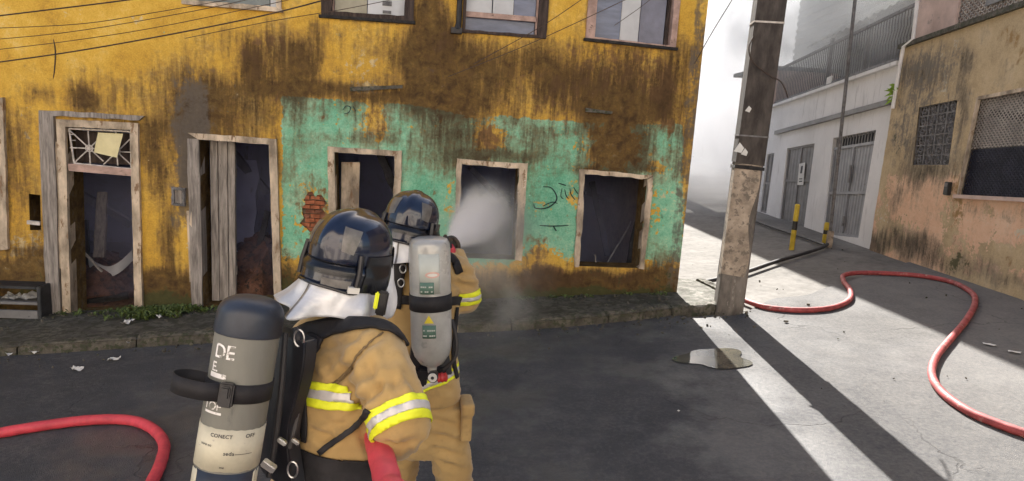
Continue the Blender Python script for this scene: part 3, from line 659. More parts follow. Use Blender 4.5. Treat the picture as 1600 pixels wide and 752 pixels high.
mb = MB(); mb.beam(F3(U1[3][0]-.02, -.03, U1[3][1]+.012), F3(U1[2][0]+.02, -.03, U1[2][1]+.012), .05, .03); mb.build('sill', M['char'], f)
mb = MB(); mb.beam(F3(U0[3][0]+.1, -.03, U0[3][1]+.012), F3(U0[2][0]+.02, -.03, U0[2][1]+.012), .07, .03); mb.build('sill', M['frame'], f)
# pipe beside the third upstairs window
p = onF(716, 45); mb = MB(); mb.tube([F3(p[0], -.05, 4.3), F3(p[0], -.05, p[1]+.06), F3(p[0]-.01, -.07, p[1]-.02)], [.03, .03, .035], 8); mb.box((p[0]-.02, -.05, p[1]-.03), (.12, .08, .06)); mb.build('drain_pipe', M['iron'], house)
# ================================================================== what lies inside the burnt rooms
def inhouse(o): o.location = house.location; o.rotation_euler = house.rotation_euler; return o
def hb(p, dep): u, z = onF(p[0], p[1], dep); return F3(u, dep, z)
def hbeam(a, da, b, db, w_, h_, mat, label, name='charred_timber', cat='timber', group='burnt timbers inside the house'):
    mb = MB(); A, B = hb(a, da), hb(b, db); n = 7; d = (B-A).normalized(); x = d.cross(Vector((0, 1, .01))).normalized(); y = d.cross(x); rings = []
    for k in range(n+1):
        c = A.lerp(B, k/n)+Vector([random.uniform(-.006, .006) for _ in range(3)]); q = random.uniform(.8, 1.05)
        rings.append([c+x*(sx*w_*q/2)+y*(sy*h_*q/2) for sx, sy in ((-1, -1), (1, -1), (1, 1), (-1, 1))])
    mb.loft(rings); return inhouse(tag(mb.build(name, mat), label, cat, group))
hbeam((594, 240), .5, (618, 300), .7, .09, .09, M['char'], 'black charred beam slanting across the first green window behind the helmets')
hbeam((1008, 296), .45, (984, 412), .5, .10, .05, M['char'], 'black charred board leaning at the right side of the rightmost window opening')
hbeam((946, 417), .35, (986, 346), .8, .02, .02, M['greyiron'], 'thin grey stick leaning diagonally in the rightmost window opening', 'metal_stick', 'stick')
hbeam((912, 412), .3, (960, 414), .34, .02, .025, M['greywood'], 'pale splintered slat lying on the sill of the rightmost window', 'splintered_slat', 'slat')
hbeam((931, 416), .25, (930, 398), .3, .012, .012, M['greywood'], 'short upright splinter on the sill of the rightmost window', 'splinter', 'splinter')
hbeam((160, 300), 1.0, (155, 402), .8, .12, .05, M['greywood'], 'grey upright post standing inside the left doorway', 'fallen_post', 'post')
hbeam((122, 385), .5, (160, 425), .6, .02, .03, M['whiteiron'], 'thin pale rod slanting down inside the left doorway', 'pale_rod', 'rod')
hbeam((133, 345), .9, (136, 440), .7, .07, .04, M['char'], 'black charred stud at the left side inside the left doorway')
hbeam((120, 455), .5, (205, 440), .9, .10, .07, M['rubble'], 'reddish scorched beam lying across the floor of the left doorway')
hbeam((125, 476), .35, (200, 462), .6, .09, .06, M['char'], 'charred beam lying lowest across the floor of the left doorway')
mb = MB(); A = [hb((138, 412), .7), hb((165, 424), .65), (hb((185, 418), .65)), hb((207, 398), .75)]; P = spline(A, 5); vs = []
for p in P: vs += [p+Vector((0, 0, .06)), p+Vector((0, .02, -.07)), p+Vector((0, .035, -.07)), p+Vector((0, .015, .06))]
rings = [vs[i*4:i*4+4] for i in range(len(P))]; mb.loft(rings)
inhouse(tag(mb.build('curved_board', M['whitepanel'], smooth=True), 'white curved board fallen inside the left doorway', 'board'))
hbeam((372, 250), 1.3, (366, 440), 1.0, .55, .03, M['room'], 'grey leaning panel inside the second doorway', 'leaning_panel', 'panel', None)
hbeam((418, 330), .8, (392, 440), .7, .07, .05, M['char'], 'charred board leaning over the rubble inside the second doorway')
hbeam((398, 400), .6, (425, 455), .6, .13, .05, M['rubble'], 'broad red brown burnt plank on the rubble inside the second doorway')
hbeam((735, 262), 1.6, (800, 330), 2.2, .09, .07, M['char'], 'charred rafter hanging across the top of the second green window')
hbeam((925, 285), 1.4, (950, 400), 1.1, .08, .05, M['char'], 'charred stud leaning at the back of the rightmost window opening')
hbeam((915, 300), 2.0, (1000, 330), 2.4, .08, .08, M['char'], 'charred rafter lying crosswise deep inside the rightmost window')
hbeam((360, 236), 1.0, (418, 300), 1.6, .10, .08, M['char'], 'charred rafter slanting under the lintel of the second doorway')
hbeam((120, 300), 1.8, (205, 350), 2.2, .10, .08, M['char'], 'charred rafter slanting across the dark left doorway')
def mound(px, py, dep, rx, ry, h, label, seed):
    c = hb((px, py), dep); mb = MB(); n = 22; m = 8; rings = []
    for i in range(m+1):
        f = i/m; ring = []
        for k in range(n):
            th = 2*math.pi*k/n; rr = math.cos(f*math.pi/2)+.02; nz = mnoise.noise(Vector((math.cos(th)*2, math.sin(th)*2, f*3+seed)))
            ring.append(Vector((c.x+rx*rr*math.cos(th)*(1+.3*nz), dep+ry*rr*math.sin(th)*(1+.3*nz), -.3+h*math.sin(f*math.pi/2)*(1+.35*nz))))
        rings.append(ring)
    mb.loft(rings)
    for k in range(60):
        th = random.uniform(0, 6.28); rr = random.uniform(.1, 1); s = random.uniform(.03, .11)
        Mx = Matrix.Rotation(random.uniform(0, 3), 3, 'X') @ Matrix.Rotation(random.uniform(0, 3), 3, 'Z')
        mb.box((c.x+rx*rr*math.cos(th), dep+ry*rr*math.sin(th), -.28+h*(1-rr*rr*.9)), (s*1.6, s, s*.6), Mx)
    inhouse(tag(mb.build('rubble_heap', M['rubble']), label, 'rubble'))
mound(160, 470, 1.0, .55, .6, .42, 'brown heap of rubble on the floor inside the left doorway', 1)
mound(405, 450, .9, .42, .6, .75, 'red brown heap of rubble inside the second doorway', 2)
# notice tied to the fanlight
pq = [onF(*p) for p in ((162, 207), (199, 209), (188, 246), (151, 238))]; mb = MB()
mb.prism([F3(a, -.06-.02*i % 3, b) for i, (a, b) in enumerate(pq[::-1])], (0, .004, 0)); no = mb.build('paper_notice', M['noticepaper'])
inhouse(tag(no, 'tilted yellowish paper notice on the fanlight grille over the left doorway', 'notice'))
mb = MB()
for (px, py, wd, hh) in ((172, 229, .045, .012), (180, 230, .03, .012), (188, 214, .03, .016), (182, 240, .03, .03), (176, 214, .07, .004), (172, 220, .08, .004)):
    u, z = onF(px, py); mb.add([F3(u-wd/2, -.072, z-hh/2), F3(u+wd/2, -.072, z-hh/2), F3(u+wd/2, -.072, z+hh/2), F3(u-wd/2, -.072, z+hh/2)], [(0, 1, 2, 3)])
pr = mb.build('print', M['ink']); pr.parent = no

# ================================================================== right side of the alley
def thing(name, loc, **k): return empty(name, loc, 0, **k)
def adopt(o, p): o.parent = p; o.matrix_parent_inverse = Matrix.Translation(p.location).inverted(); return o
def WP(px, py, X=XW, off=0): y, z = onW(px, py, X); return Vector((X+off, y, z))
gar = thing('garage_building', (XW, 13.9, zg(XW)), label='dirty white low garage building with two grey gates and a railed terrace', cat='building')
ztop = lambda y: 3.49-(y-11.27)*.0995
zb = -.4
def gv(px, py):
    y, z = onW(px, py); return (y, (z-zb)/(ztop(y)-zb)*4)
def gto(y, dep, v): return Vector((XW+dep, y, zb+v/4*(ztop(y)-zb)))
GA = [gv(*p) for p in ((1302, 216), (1369, 203), (1341, 372), (1285, 366))]
GB = [gv(*p) for p in ((1230, 232), (1273, 224), (1256, 355), (1217, 346))]
GC = [gv(*p) for p in ((1199, 241), (1210, 239), (1197, 334), (1187, 331))]
gw = wall_sheet('front_wall', np.linspace(11.3, 16.9, 90), np.linspace(0, 4, 60), [GA, GB, GC], gto, None, M['whitewall'], None, .22, .004); adopt(gw, gar)
def sub(o, p): o.parent = p; return o
def gpt(q, f, g_, dep):
    a = Vector(q[0]).lerp(Vector(q[1]), f); b = Vector(q[3]).lerp(Vector(q[2]), f); c = a.lerp(b, g_); return gto(c.x, dep, c.y)
def gatefull(q, mat, nrib, trans, railf):
    g0 = MB(); n = nrib*4; vs = []
    for i in range(n+1):
        dd = .055+(.008 if i % 4 in (1, 2) else 0)
        vs += [gpt(q, i/n, trans, dd), gpt(q, i/n, 1.0, dd)]
    g0.add(vs, [(2*i, 2*i+1, 2*i+3, 2*i+2) for i in range(n)]); o = adopt(g0.build('gate', mat), gar)
    fr = MB()
    for f0, f1_ in ((0, .04), (.48, .52), (.96, 1)):
        a, b = gpt(q, (f0+f1_)/2, trans, .047), gpt(q, (f0+f1_)/2, 1, .047); fr.beam(a, b, .03, .05, (0, 1, 0))
    for h in (trans+.01, railf, .985): fr.beam(gpt(q, 0, h, .045), gpt(q, 1, h, .045), .03, .05)
    fr.build('gate_frame', mat, o)
    return o

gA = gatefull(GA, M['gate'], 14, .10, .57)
mb = MB()
for k in range(15): mb.beam(gpt(GA, (k+.5)/15, 0.0, .07), gpt(GA, (k+.5)/15, .10, .07), .012, .025, (0, 1, 0))
sub(mb.build('vent_bar', M['gate_dark']), gA)
mb = MB(); mb.prism([gpt(GA, 0, 0, .2), gpt(GA, 1, 0, .2), gpt(GA, 1, .14, .2), gpt(GA, 0, .14, .2)], (.02, 0, 0)); sub(mb.build('vent_backing', M['darkvoid']), gA)
mb = MB(); mb.beam(gpt(GA, .52, .30, .02), gpt(GA, .52, .47, .02), .03, .05, (0, 1, 0)); mb.beam(gpt(GA, .52, .80, .02), gpt(GA, .52, .9, .02), .03, .04, (0, 1, 0)); sub(mb.build('bolt', M['gate_dark']), gA)
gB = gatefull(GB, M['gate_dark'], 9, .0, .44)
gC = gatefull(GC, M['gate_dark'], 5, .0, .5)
# notice on the second gate
mb = MB(); nq = [WP(*p, off=.025) for p in ((1247, 256), (1256, 254), (1253, 289), (1244, 289))]; mb.prism(nq, (.006, 0, 0)); no2 = mb.build('gate_notice', M['paper']); tag(no2, 'white notice with a dark figure fixed to the narrower grey gate', 'notice')
mb = MB(); nq = [WP(*p, off=.021) for p in ((1250.2, 260), (1253.2, 259), (1251.6, 271), (1248.6, 271))]; mb.add(nq, [(0, 1, 2, 3)])
for yy in (279, 283): nq = [WP(*p, off=.021) for p in ((1247, yy), (1252, yy-.3), (1251.8, yy+1.2), (1246.8, yy+1.5))]; mb.add(nq, [(0, 1, 2, 3)])
pr = mb.build('print', M['ink']); pr.parent = no2
# ledge band, parapet coping, thresholds, railing, upper house behind the terrace
a, b = WP(1393, 160), WP(1215, 208); mb = MB(); mb.beam(a+Vector((-.04, 0, 0)), b+Vector((-.04, 0, 0)), .08, .09); adopt(mb.build('ledge_band', M['gate_dark'], jit=.004), gar)
mb = MB(); A = Vector((XW+.06, 11.3, ztop(11.3)+.03)); B = Vector((XW+.06, 16.9, ztop(16.9)+.03)); mb.beam(A, B, .30, .06); adopt(mb.build('coping', M['whitewall'], jit=.006), gar)
up = Vector((.08, 0, .06))
mb = MB(); mb.beam(A+Vector((.05, 0, .95)), B+Vector((.05, 0, .95)), .05, .05); mb.beam(A+Vector((.05, 0, .14)), B+Vector((.05, 0, .14)), .03, .04); rail = adopt(mb.build('railing', M['greyiron']), gar)
N = 62; base = None
for k in range(N):
    p = A.lerp(B, (k+.5)/N)+Vector((.05, 0, .02))
    if base is None:
        mb = MB(); mb.tube([(0, 0, 0), (0, 0, .35)], .009, 5, False); mb.tube([(0, 0, .35), (0, .025, .45), (0, 0, .55), (0, -.025, .65), (0, 0, .75)], .009, 5, False); mb.tube([(0, 0, .75), (0, 0, .93)], .009, 5, False)
        base = mb.mesh('baluster', M['greyiron'])
    o = bpy.data.objects.new('baluster', base); put(o); o.location = p; sub(o, rail)
mb = MB(); mb.box((XW+1.75, 15.6, 6.2), (.2, 8.7, 6.6)); adopt(mb.build('terrace_wall', M['roofsheet']), gar)
for k in range(26):
    zz = 3.7+k*.19; mb = MB(); mb.beam(Vector((XW+1.62, 11.3, zz+.05)), Vector((XW+1.62, 19.9, zz-.05)), .05, .10); adopt(mb.build('louvre', M['roofsheet'], jit=.006), gar)
mb = MB()
vs = []; n = 60
for i in range(n+1):
    y = 11.4+(17-11.4)*i/n; dz = .03*math.cos(i*math.pi/1.5)
    vs += [(XW+.75, y, ztop(y)+1.55+dz), (XW+1.62, y, ztop(y)+2.2+dz)]
mb.add(vs, [(2*i, 2*i+1, 2*i+3, 2*i+2) for i in range(n)]); adopt(mb.build('terrace_roof', M['roofsheet']), gar)
mb = MB(); mb.box((XW+1.4, 14.1, 2.95), (2.4, 5.5, .12)); adopt(mb.build('terrace_floor', M['whitewall']), gar)
for yy in (12.3, 13.9, 15.5): mb = MB(); mb.box((XW+.70, yy, ztop(yy)+.7), (.07, .07, 1.5)); adopt(mb.build('terrace_post', M['greyiron']), gar)
for k in range(2):
    yy = 12.6+k*2.2; mb = MB(); mb.box((XW+1.56, yy, 4.5), (.06, 1.0, 1.2)); adopt(mb.build('terrace_window', M['darkvoid']), gar)
# rag hanging over the parapet
mb = MB(); rp = [WP(*p, off=-.06) for p in ((1296, 122), (1304, 119), (1302, 130), (1294, 133))]; mb.prism(rp, (.02, 0, 0)); tag(mb.build('white_rag', M['paper'], jit=.01), 'small white rag lying on the parapet edge of the garage terrace', 'rag')

# unseen deck, added above the far alley to throw shade along the wall
row = thing('shade_deck', (5.6, 24.8, 10), label='raised concrete deck added over the smoky alley end to shade the wall', cat='shade_deck')
mb = MB(); ov = [Vector((6.45, 19.5, 10.0)), Vector((6.45, 30.1, 10.0)), Vector((4.1, 30.1, 10.0)), Vector((4.85, 19.5, 10.0))]; mb.prism(ov, (0, 0, .45)); adopt(mb.build('deck', M['alley']), row)
for p, q in (((6.40, 19.5), (6.40, 30.1)), ((4.15, 30.05), (4.88, 19.55))):
    mb = MB(); mb.beam(Vector((*p, 10.9)), Vector((*q, 10.9)), .1, .9); adopt(mb.build('parapet', M['whitewall']), row)
for yy in (20.3, 29.2):
    mb = MB(); mb.tube([Vector((5.05, yy, -.2)), Vector((5.05, yy, 10.0))], .22, 14); adopt(mb.build('column', M['alley'], smooth=True), row)
low = thing('low_house', (XW, 17.9, zg(XW)), label='low pinkish white house front between the garage and the tall house', cat='house')
mb = MB(); mb.box((XW+1.55, 18.2, 1.75), (3.0, 2.55, 4.3)); adopt(mb.build('wall', M['pinkwall']), low)
mb = MB(); mb.box((XW+1.5, 18.2, 3.95), (3.4, 2.6, .1)); adopt(mb.build('roof', M['roofsheet']), low)
mb = MB(); mb.box((XW+.02, 18.3, 1.2), (.08, .8, 2.0)); adopt(mb.build('door', M['gate_dark']), low)
mb = MB(); mb.tube([Vector((XW-.03, 17.0, 0.1)), Vector((XW-.03, 17.0, 3.9))], .04, 8); adopt(mb.build('drain_pipe', M['greyiron']), low)
for k, (xx, ww, hh, m, lb) in enumerate(((13.0, 5.4, 11.0, 'gate', 'grey house closing the far end of the alley in the smoke'), (18.5, 5.4, 12.5, 'gate', 'taller grey house closing the far right end of the alley in the smoke'))):
    far = thing('far_house', (xx, 42, zg(xx)), label=lb, cat='house')
    mb = MB(); mb.box((xx, 44, hh/2-.2), (ww, 4, hh)); adopt(mb.build('wall', M[m]), far)
    mb = MB(); mb.box((xx-.8, 41.96, 1.3+zg(xx)), (1.0, .1, 2.1)); adopt(mb.build('door', M['gate_dark']), far)
    mb = MB(); mb.box((xx+1.0, 41.96, 1.9+zg(xx)), (1.0, .1, 1.1)); adopt(mb.build('window', M['darkvoid']), far)
    mb = MB(); mb.prism([Vector((xx-ww/2-.3, 41.8, hh-.21)), Vector((xx+ww/2+.3, 41.8, hh-.21)), Vector((xx, 41.8, hh+1.1))], (0, 4.4, 0)); adopt(mb.build('roof', M['roofsheet']), far)

# ochre building
XO = 6.25
och = thing('ochre_building', (XO, 8, zg(XO)), label='stained ochre and pink building with mesh windows at the right edge', cat='building')
def OP(px, py, off=0): y, z = onW(px, py, XO); return Vector((XO+off, y, z))
def ov2(px, py): return onW(px, py, XO)
ledz = lambda y: 3.80+(10.83-y)*.075
O1 = [ov2(*p) for p in ((1436, 168), (1496, 156), (1482, 258), (1426, 258))]
O2 = [ov2(1530, 154), (6.6, 3.06), (6.6, 1.66), ov2(1499, 306)]
def oto(y, dep, v): return Vector((XO+dep, y, zb+v/4*(ledz(y)-zb)))
def ov_(q): return [(y, (z-zb)/(ledz(y)-zb)*4) for y, z in q]
def owear(y, v):
    z = zb+v/4*(ledz(y)-zb); q = np.stack([np.full(y.shape, XO), y, z-CAM.z], 1); d = q @ np.array(_F)
    px = 800+FPX*(q @ np.array(_R2))/d; py = 376-FPX*(q @ np.array(_U2))/d
    wx = (fbm(y*3, z*3, 41)-.5)*30; wy = (fbm(y*4, z*1.5, 42)-.5)*40; X = px+wx; Y = py+wy
    alt = -.3+1.25*sst(245, 300, Y)*sst(470, 400, Y)
    alt -= blobs(X, Y, [(1400, 370, 30, 40, .5), (1480, 360, 12, 60, .6), (1380, 300, 12, 90, .5), (1500, 380, 20, 60, .3), (1570, 400, 60, 22, .9), (1550, 350, 14, 40, .3)])
    dirt = .08+blobs(X, Y, [(1400, 380, 40, 22, .6), (1450, 395, 40, 26, .7), (1520, 420, 60, 22, .45), (1470, 270, 40, 20, .5), (1440, 250, 30, 60, .35), (1360, 385, 20, 20, .6), (1510, 85, 14, 26, .6), (1440, 110, 40, 26, .3), (1590, 440, 40, 12, .4), (1500, 180, 10, 60, .3), (1395, 330, 12, 60, .35), (1545, 330, 70, 14, .3), (1430, 130, 34, 70, .35), (1480, 110, 40, 60, .30), (1505, 200, 12, 80, .35), (1415, 260, 20, 60, .35), (1560, 110, 14, 40, .2)])
    dirt += .3*sst(405, 440, py-.30*(px-1365))
    pale = -.2+blobs(X, Y, [(1475, 125, 8, 34, .75), (1492, 120, 6, 40, .5), (1488, 65, 7, 12, .9), (1470, 85, 5, 7, .7), (1510, 150, 7, 40, .55), (1445, 120, 6, 14, .6), (1420, 190, 14, 50, .3), (1380, 340, 10, 30, .6), (1595, 360, 10, 14, .9), (1420, 375, 14, 16, .5), (1490, 280, 14, 70, .4), (1460, 290, 10, 14, .4), (1550, 345, 60, 18, .3)])
    moss = -.3+blobs(X, Y, [(1410, 130, 10, 60, .4), (1400, 230, 12, 80, .5), (1400, 390, 40, 18, .5), (1490, 415, 50, 18, .6), (1500, 400, 14, 40, .4), (1430, 60, 40, 12, .2)])
    grey = -.15+blobs(X, Y, [(1440, 110, 60, 50, .45), (1470, 90, 50, 30, .35), (1450, 220, 70, 60, .6), (1440, 150, 50, 60, .35), (1520, 60, 40, 30, .2), (1400, 200, 16, 70, .3)])
    rust = -.1+blobs(X, Y, [(1560, 80, 50, 50, .30), (1490, 330, 16, 80, .5), (1570, 410, 60, 20, .45), (1590, 60, 20, 50, .4), (1500, 300, 14, 60, .4)])
    return np.stack([alt, dirt, pale], 1), np.stack([moss, grey, rust], 1)
ow = wall_sheet('street_wall', np.concatenate([np.linspace(1, 6.4, 20), np.linspace(6.5, 11.3, 140)]), np.linspace(0, 4, 120), [ov_(O1), ov_(O2)], oto, None, M['ochre'], owear, .16, .008); adopt(ow, och)
mb = MB(); mb.box((XO+3.2, 6.1, 3.4), (5.6, 10.2, 7.6)); 
mb2 = MB(); mb2.prism([Vector((XO+.02, 11.3, zb)), Vector((XO+.42, 11.3, zb)), Vector((XO+.42, 11.3, ledz(11.3))), Vector((XO+.02, 11.3, ledz(11.3)))], (0, -.1, 0)); adopt(mb2.build('end_wall', M['whitewall']), och)
adopt(mb.build('body', M['mortar']), och)
mb = MB(); A = Vector((XO+.02, 11.3, ledz(11.3))); B = Vector((XO+.02, 1, ledz(1)));  mb.beam(A, B, .16, .07); adopt(mb.build('ledge', M['kerb'], jit=.003), och)
# upper storey: pink pier, diamond mesh, dark opening
U_0 = [(11.25, 3.9), (1, 4.6)]
pk = [Vector((XO+.12, 11.25, ledz(11.25)+.03)), Vector((XO+.12, onW(1478, 45, XO)[0], ledz(10)+.03)), Vector((XO+.12, onW(1478, 45, XO)[0], 7.2)), Vector((XO+.12, 11.25, 7.2))]
mb = MB(); mb.prism(pk, (.3, 0, 0)); adopt(mb.build('upper_pier', M['pinkwall']), och)
def lattice(corner_fn, nu, nv, mat, r, name):
    """diagonal bars over a quad given by corner_fn(f,g)"""
    mb = MB()
    for d in (1, -1):
        for k in range(-nv, nu+1):
            # line from (k,0) to (k+nv,nv) in cell units, clipped to 0..nu
            a0, b0 = k, 0; a1, b1 = k+nv, nv
            if a0 < 0: b0 -= a0; a0 = 0
            if a1 > nu: b1 -= a1-nu; a1 = nu
            if a1 <= a0: continue
            p = corner_fn(a0/nu, (b0 if d > 0 else nv-b0)/nv); q = corner_fn(a1/nu, (b1 if d > 0 else nv-b1)/nv)
            mb.beam(p, q, r*2, r*2, (1, 0, 0))
    return adopt(mb.build(name, mat), och)
y0 = onW(1478, 45, XO)[0]
def upf(f, g_): y = y0+(6-y0)*f; return Vector((XO+.16, y, ledz(y)+.04+g_*1.6))
lattice(upf, 44, 20, M['palewire'], .008, 'upper_mesh')
mb = MB(); mb.prism([Vector((XO+.24, y0, ledz(y0))), Vector((XO+.24, 5, ledz(5))), Vector((XO+.24, 5, 7)), Vector((XO+.24, y0, 7))], (.03, 0, 0)); adopt(mb.build('upper_screen', M['pinkwall']), och)
ya, yb = onW(1521, 30, XO)[0], onW(1551, 20, XO)[0]; mb = MB(); mb.prism([Vector((XO+.13, ya, ledz(ya)+.22)), Vector((XO+.13, yb, ledz(yb)+.22)), Vector((XO+.13, yb, 5.6)), Vector((XO+.13, ya, 5.6))], (.03, 0, 0)); adopt(mb.build('upper_window', M['gate_dark']), och)
# scroll grille window
def qf(q, dep): 
    return lambda f, g_: (lambda a, b: Vector((XO+dep, *(a.lerp(b, g_)))))(Vector(q[0]).lerp(Vector(q[1]), f), Vector(q[3]).lerp(Vector(q[2]), f))
h1 = qf(O1, .03); mb = MB()
for i in range(4):
    for j in range(6):
        c = h1((i+.5)/4, (j+.5)/6); r0 = .075; s = 1 if (i+j) % 2 else -1
        for e in (0, math.pi):
            pts = [c+Vector((0, r0*(1-.11*t)*math.cos(e+s*t*.8)*.9, r0*(1-.11*t)*math.sin(e+s*t*.8)*1.1)) for t in range(8)]
            mb.tube(pts, .011, 5)
for i in range(5): mb.beam(h1(i/4, 0), h1(i/4, 1), .022, .022, (1, 0, 0))
for j in range(7): mb.beam(h1(0, j/6), h1(1, j/6), .018, .018)
sg = adopt(mb.build('scroll_grille', M['greyiron']), och)
mb = MB(); hh = qf(O1, .13); mb.prism([hh(0, 0), hh(1, 0), hh(1, 1), hh(0, 1)], (.02, 0, 0)); adopt(mb.build('grille_backing', M['gate_dark']), och)
# big mesh window
h2 = qf(O2, .04); a, b = ov2(1516, 226), ov2(1600, 216); split = lambda f: .505
def hup(f, g_): return h2(f, g_*.51)
def hlo(f, g_): return h2(f, .52+g_*.48)
def shift(fn, dx): return lambda f, g_: fn(f, g_)+Vector((dx, 0, 0))
lattice(hup, 40, 11, M['palewire'], .006, 'window_mesh')
lattice(hlo, 40, 11, M['darkwire'], .005, 'lower_mesh')
mb = MB(); q = shift(hlo, .03); mb.prism([q(0, 0), q(1, 0), q(1, 1), q(0, 1)], (.02, 0, 0)); adopt(mb.build('lower_board', M['navymesh']), och)
mb = MB(); q = shift(hup, .09); mb.prism([q(0, 0), q(1, 0), q(1, 1), q(0, 1)], (.02, 0, 0)); adopt(mb.build('dusty_glass', M['gate_dark']), och)
mb = MB(); p0, p1 = OP(1541, 176, .055), OP(1601, 184, .055); mb.beam(p0, p1+(p1-p0)*1.2, .03, .10); adopt(mb.build('crossbar', M['iron']), och)
mb = MB(); mb.beam(h2(0, 0)+Vector((-.05, 0, 0)), h2(0, 1)+Vector((-.05, 0, 0)), .03, .045, (1, 0, 0)); mb.beam(h2(0, 0)+Vector((-.05, 0, 0)), h2(1, 0)+Vector((-.05, 0, 0)), .03, .045); adopt(mb.build('window_trim', M['frame'], jit=.003), och)
mb = MB(); mb.beam(h2(0, 1)+Vector((-.06, 0, -.01)), h2(1, 1)+Vector((-.06, 0, -.01)), .14, .05); adopt(mb.build('sill', M['pinkwall'], jit=.003), och)
# white pipe on the corner
pp = [(1441, -60), (1437, 10), (1431, 62), (1416, 74), (1409, 110), (1399, 170)]; mb = MB(); mb.tube([OP(*p, off=-.045) for p in pp], .030, 8); adopt(mb.build('corner_pipe', M['whitepipe'], smooth=True), och)
# intercom
c = OP(1484, 295, -.03); mb = MB(); mb.box(c, (.06, .10, .19)); ic = tag(mb.build('intercom', M['blackgloss'], bevel=.008), 'small black intercom box on the pink wall left of the dark mesh window', 'intercom')
mb = MB(); mb.box(c+Vector((-.032, .0, .05)), (.01, .06, .05)); t = mb.build('speaker_panel', M['greyiron']); t.parent = ic
# fern on the wall
c = OP(1402, 140, -.03); mb = MB()
for k in range(34):
    th = random.uniform(-.6, 2.9); L = random.uniform(.06, .17); d = Vector((-random.uniform(.1, .7), math.cos(th)*.5, math.sin(th)-.35)).normalized(); b0 = c+Vector((0, random.uniform(-.04, .04), random.uniform(-.16, .12))); s = d.cross(Vector((1, 0, .3))).normalized()*.022
    mb.add([b0, b0+d*L*.5+s, b0+d*L+Vector((0, 0, -.03)), b0+d*L*.5-s], [(0, 1, 2, 3)])
tag(mb.build('fern', M['limeleaf']), 'small lime green fern growing from the corner of the ochre building', 'fern')

# ================================================================== pole, pipes, bollards
pb = gnd(1137, 486); ptop = at(1203, 0, pb.y); pd = (ptop-pb).normalized(); 
pole = empty('utility_pole', tuple(pb), label='old stained concrete utility pole standing on the corner of the sidewalk', cat='pole')
xa = Vector((1, -.12, 0)); xa = (xa-pd*xa.dot(pd)).normalized(); ya = pd.cross(xa)
def pp(z, x, y): return pb+pd*z+xa*x+ya*y
mb = MB(); rings = []
for k in range(48):
    z = -.3+9.3*k/47; wd = .150-.0022*z; dp = .11-.0015*z; c = .018; nz = lambda s: .004*mnoise.noise(Vector((z*3, s, 2)))
    prof = [(-wd+c, -dp), (wd-c, -dp), (wd, -dp+c), (wd, dp-c), (wd-c, dp), (-wd+c, dp), (-wd, dp-c), (-wd, -dp+c)]
    rings.append([pp(z, x+nz(i), y+nz(i+9)) for i, (x, y) in enumerate(prof)])
mb.loft(rings); adopt(mb.build('shaft', M['polecon'], smooth=True), pole)
def pz(py): # height on the pole of a photo row
    best = min(((abs(topix(pb+pd*z)[1]-py), z) for z in np.arange(0, 5, .01))); return best[1]
def band(name, z, h, off, mat, wav=0):
    mb = MB(); rg = []
    for zz in (z-h/2, z-h/2+.001, z+h/2-.001, z+h/2):
        wd = .150-.0022*zz+off; dp = .11-.0015*zz+off; n = 8
        rg.append([pp(zz+random.uniform(-wav, wav), x, y) for x, y in ((-wd, -dp), (0, -dp), (wd, -dp), (wd, 0), (wd, dp), (0, dp), (-wd, dp), (-wd, 0))])
    mb.loft(rg); return adopt(mb.build(name, mat), pole)
band('metal_band', pz(38), .018, .012, M['whiteiron']); band('metal_band', pz(213), .016, .012, M['greyiron'])
band('metal_band', pz(262), .03, .012, M['char'], .01)
mb = MB(); rg = []; z0 = pz(256)
for k in range(30):
    zz = z0+(8.9-z0)*(k/29)**1.5; wd = .150-.0022*zz+.007; dp = .11-.0015*zz+.007; q = .015*mnoise.noise(Vector((zz*5, 1, 1))) if k else 0
    rg.append([pp(zz+(random.uniform(-.02, .02) if k == 0 else 0), x, y) for x, y in ((-wd, -dp), (0, -dp-.001), (wd, -dp), (wd, 0), (wd, dp), (0, dp), (-wd, dp), (-wd, 0))])
mb.loft(rg); adopt(mb.build('dark_coating', M['poledark']), pole)
mb = MB(); z0, z1 = pz(430), pz(262); n = 16; vs = []
for i in range(n+1):
    f = i/n; zz = z0+(z1-z0)*f
    for x, y in ((-.155, .02), (-.155, -.113), (.10+.03*math.sin(f*9), -.113)): vs.append(pp(zz+(random.uniform(-.05, .05) if i in (0, n) else 0), x, y))
mb.add(vs, [(i*3+k, i*3+k+1, i*3+k+4, i*3+k+3) for i in range(n) for k in range(2)]); adopt(mb.build('poster_residue', M['palepaint']), pole)
for (px, py, s) in ((1152, 233, .05), (1160, 239, .035), (1166, 172, .03)):
    z = pz(py); cx0 = (px-topix(pb+pd*z)[0])/FPX*pb.y; mb = MB(); q = [pp(z+dz*s, cx0+dx*s, -.124) for dx, dz in ((-1, -.7), (.6, -1), (1, .2), (0, 1.2))]; mb.prism(q, ya*.006); adopt(mb.build('paper_flake', M['paper'], jit=.004), pole)
def cable(name, pts, r, label, mat='cable', group=None, k=8, cat='cable'):
    mb = MB(); mb.tube(spline(pts, k), r, 6); return tag(mb.build(name, M[mat], smooth=True), label, cat, group)
cable('loose_cable', [pp(pz(60), -.14, -.13), pp(pz(80), -.18, -.15), pp(pz(100), -.12, -.15), pp(pz(118), .05, -.16), pp(pz(128), .20, -.14), pp(pz(150), .30, -.1)], .007, 'loose black cable curling round the upper part of the utility pole')
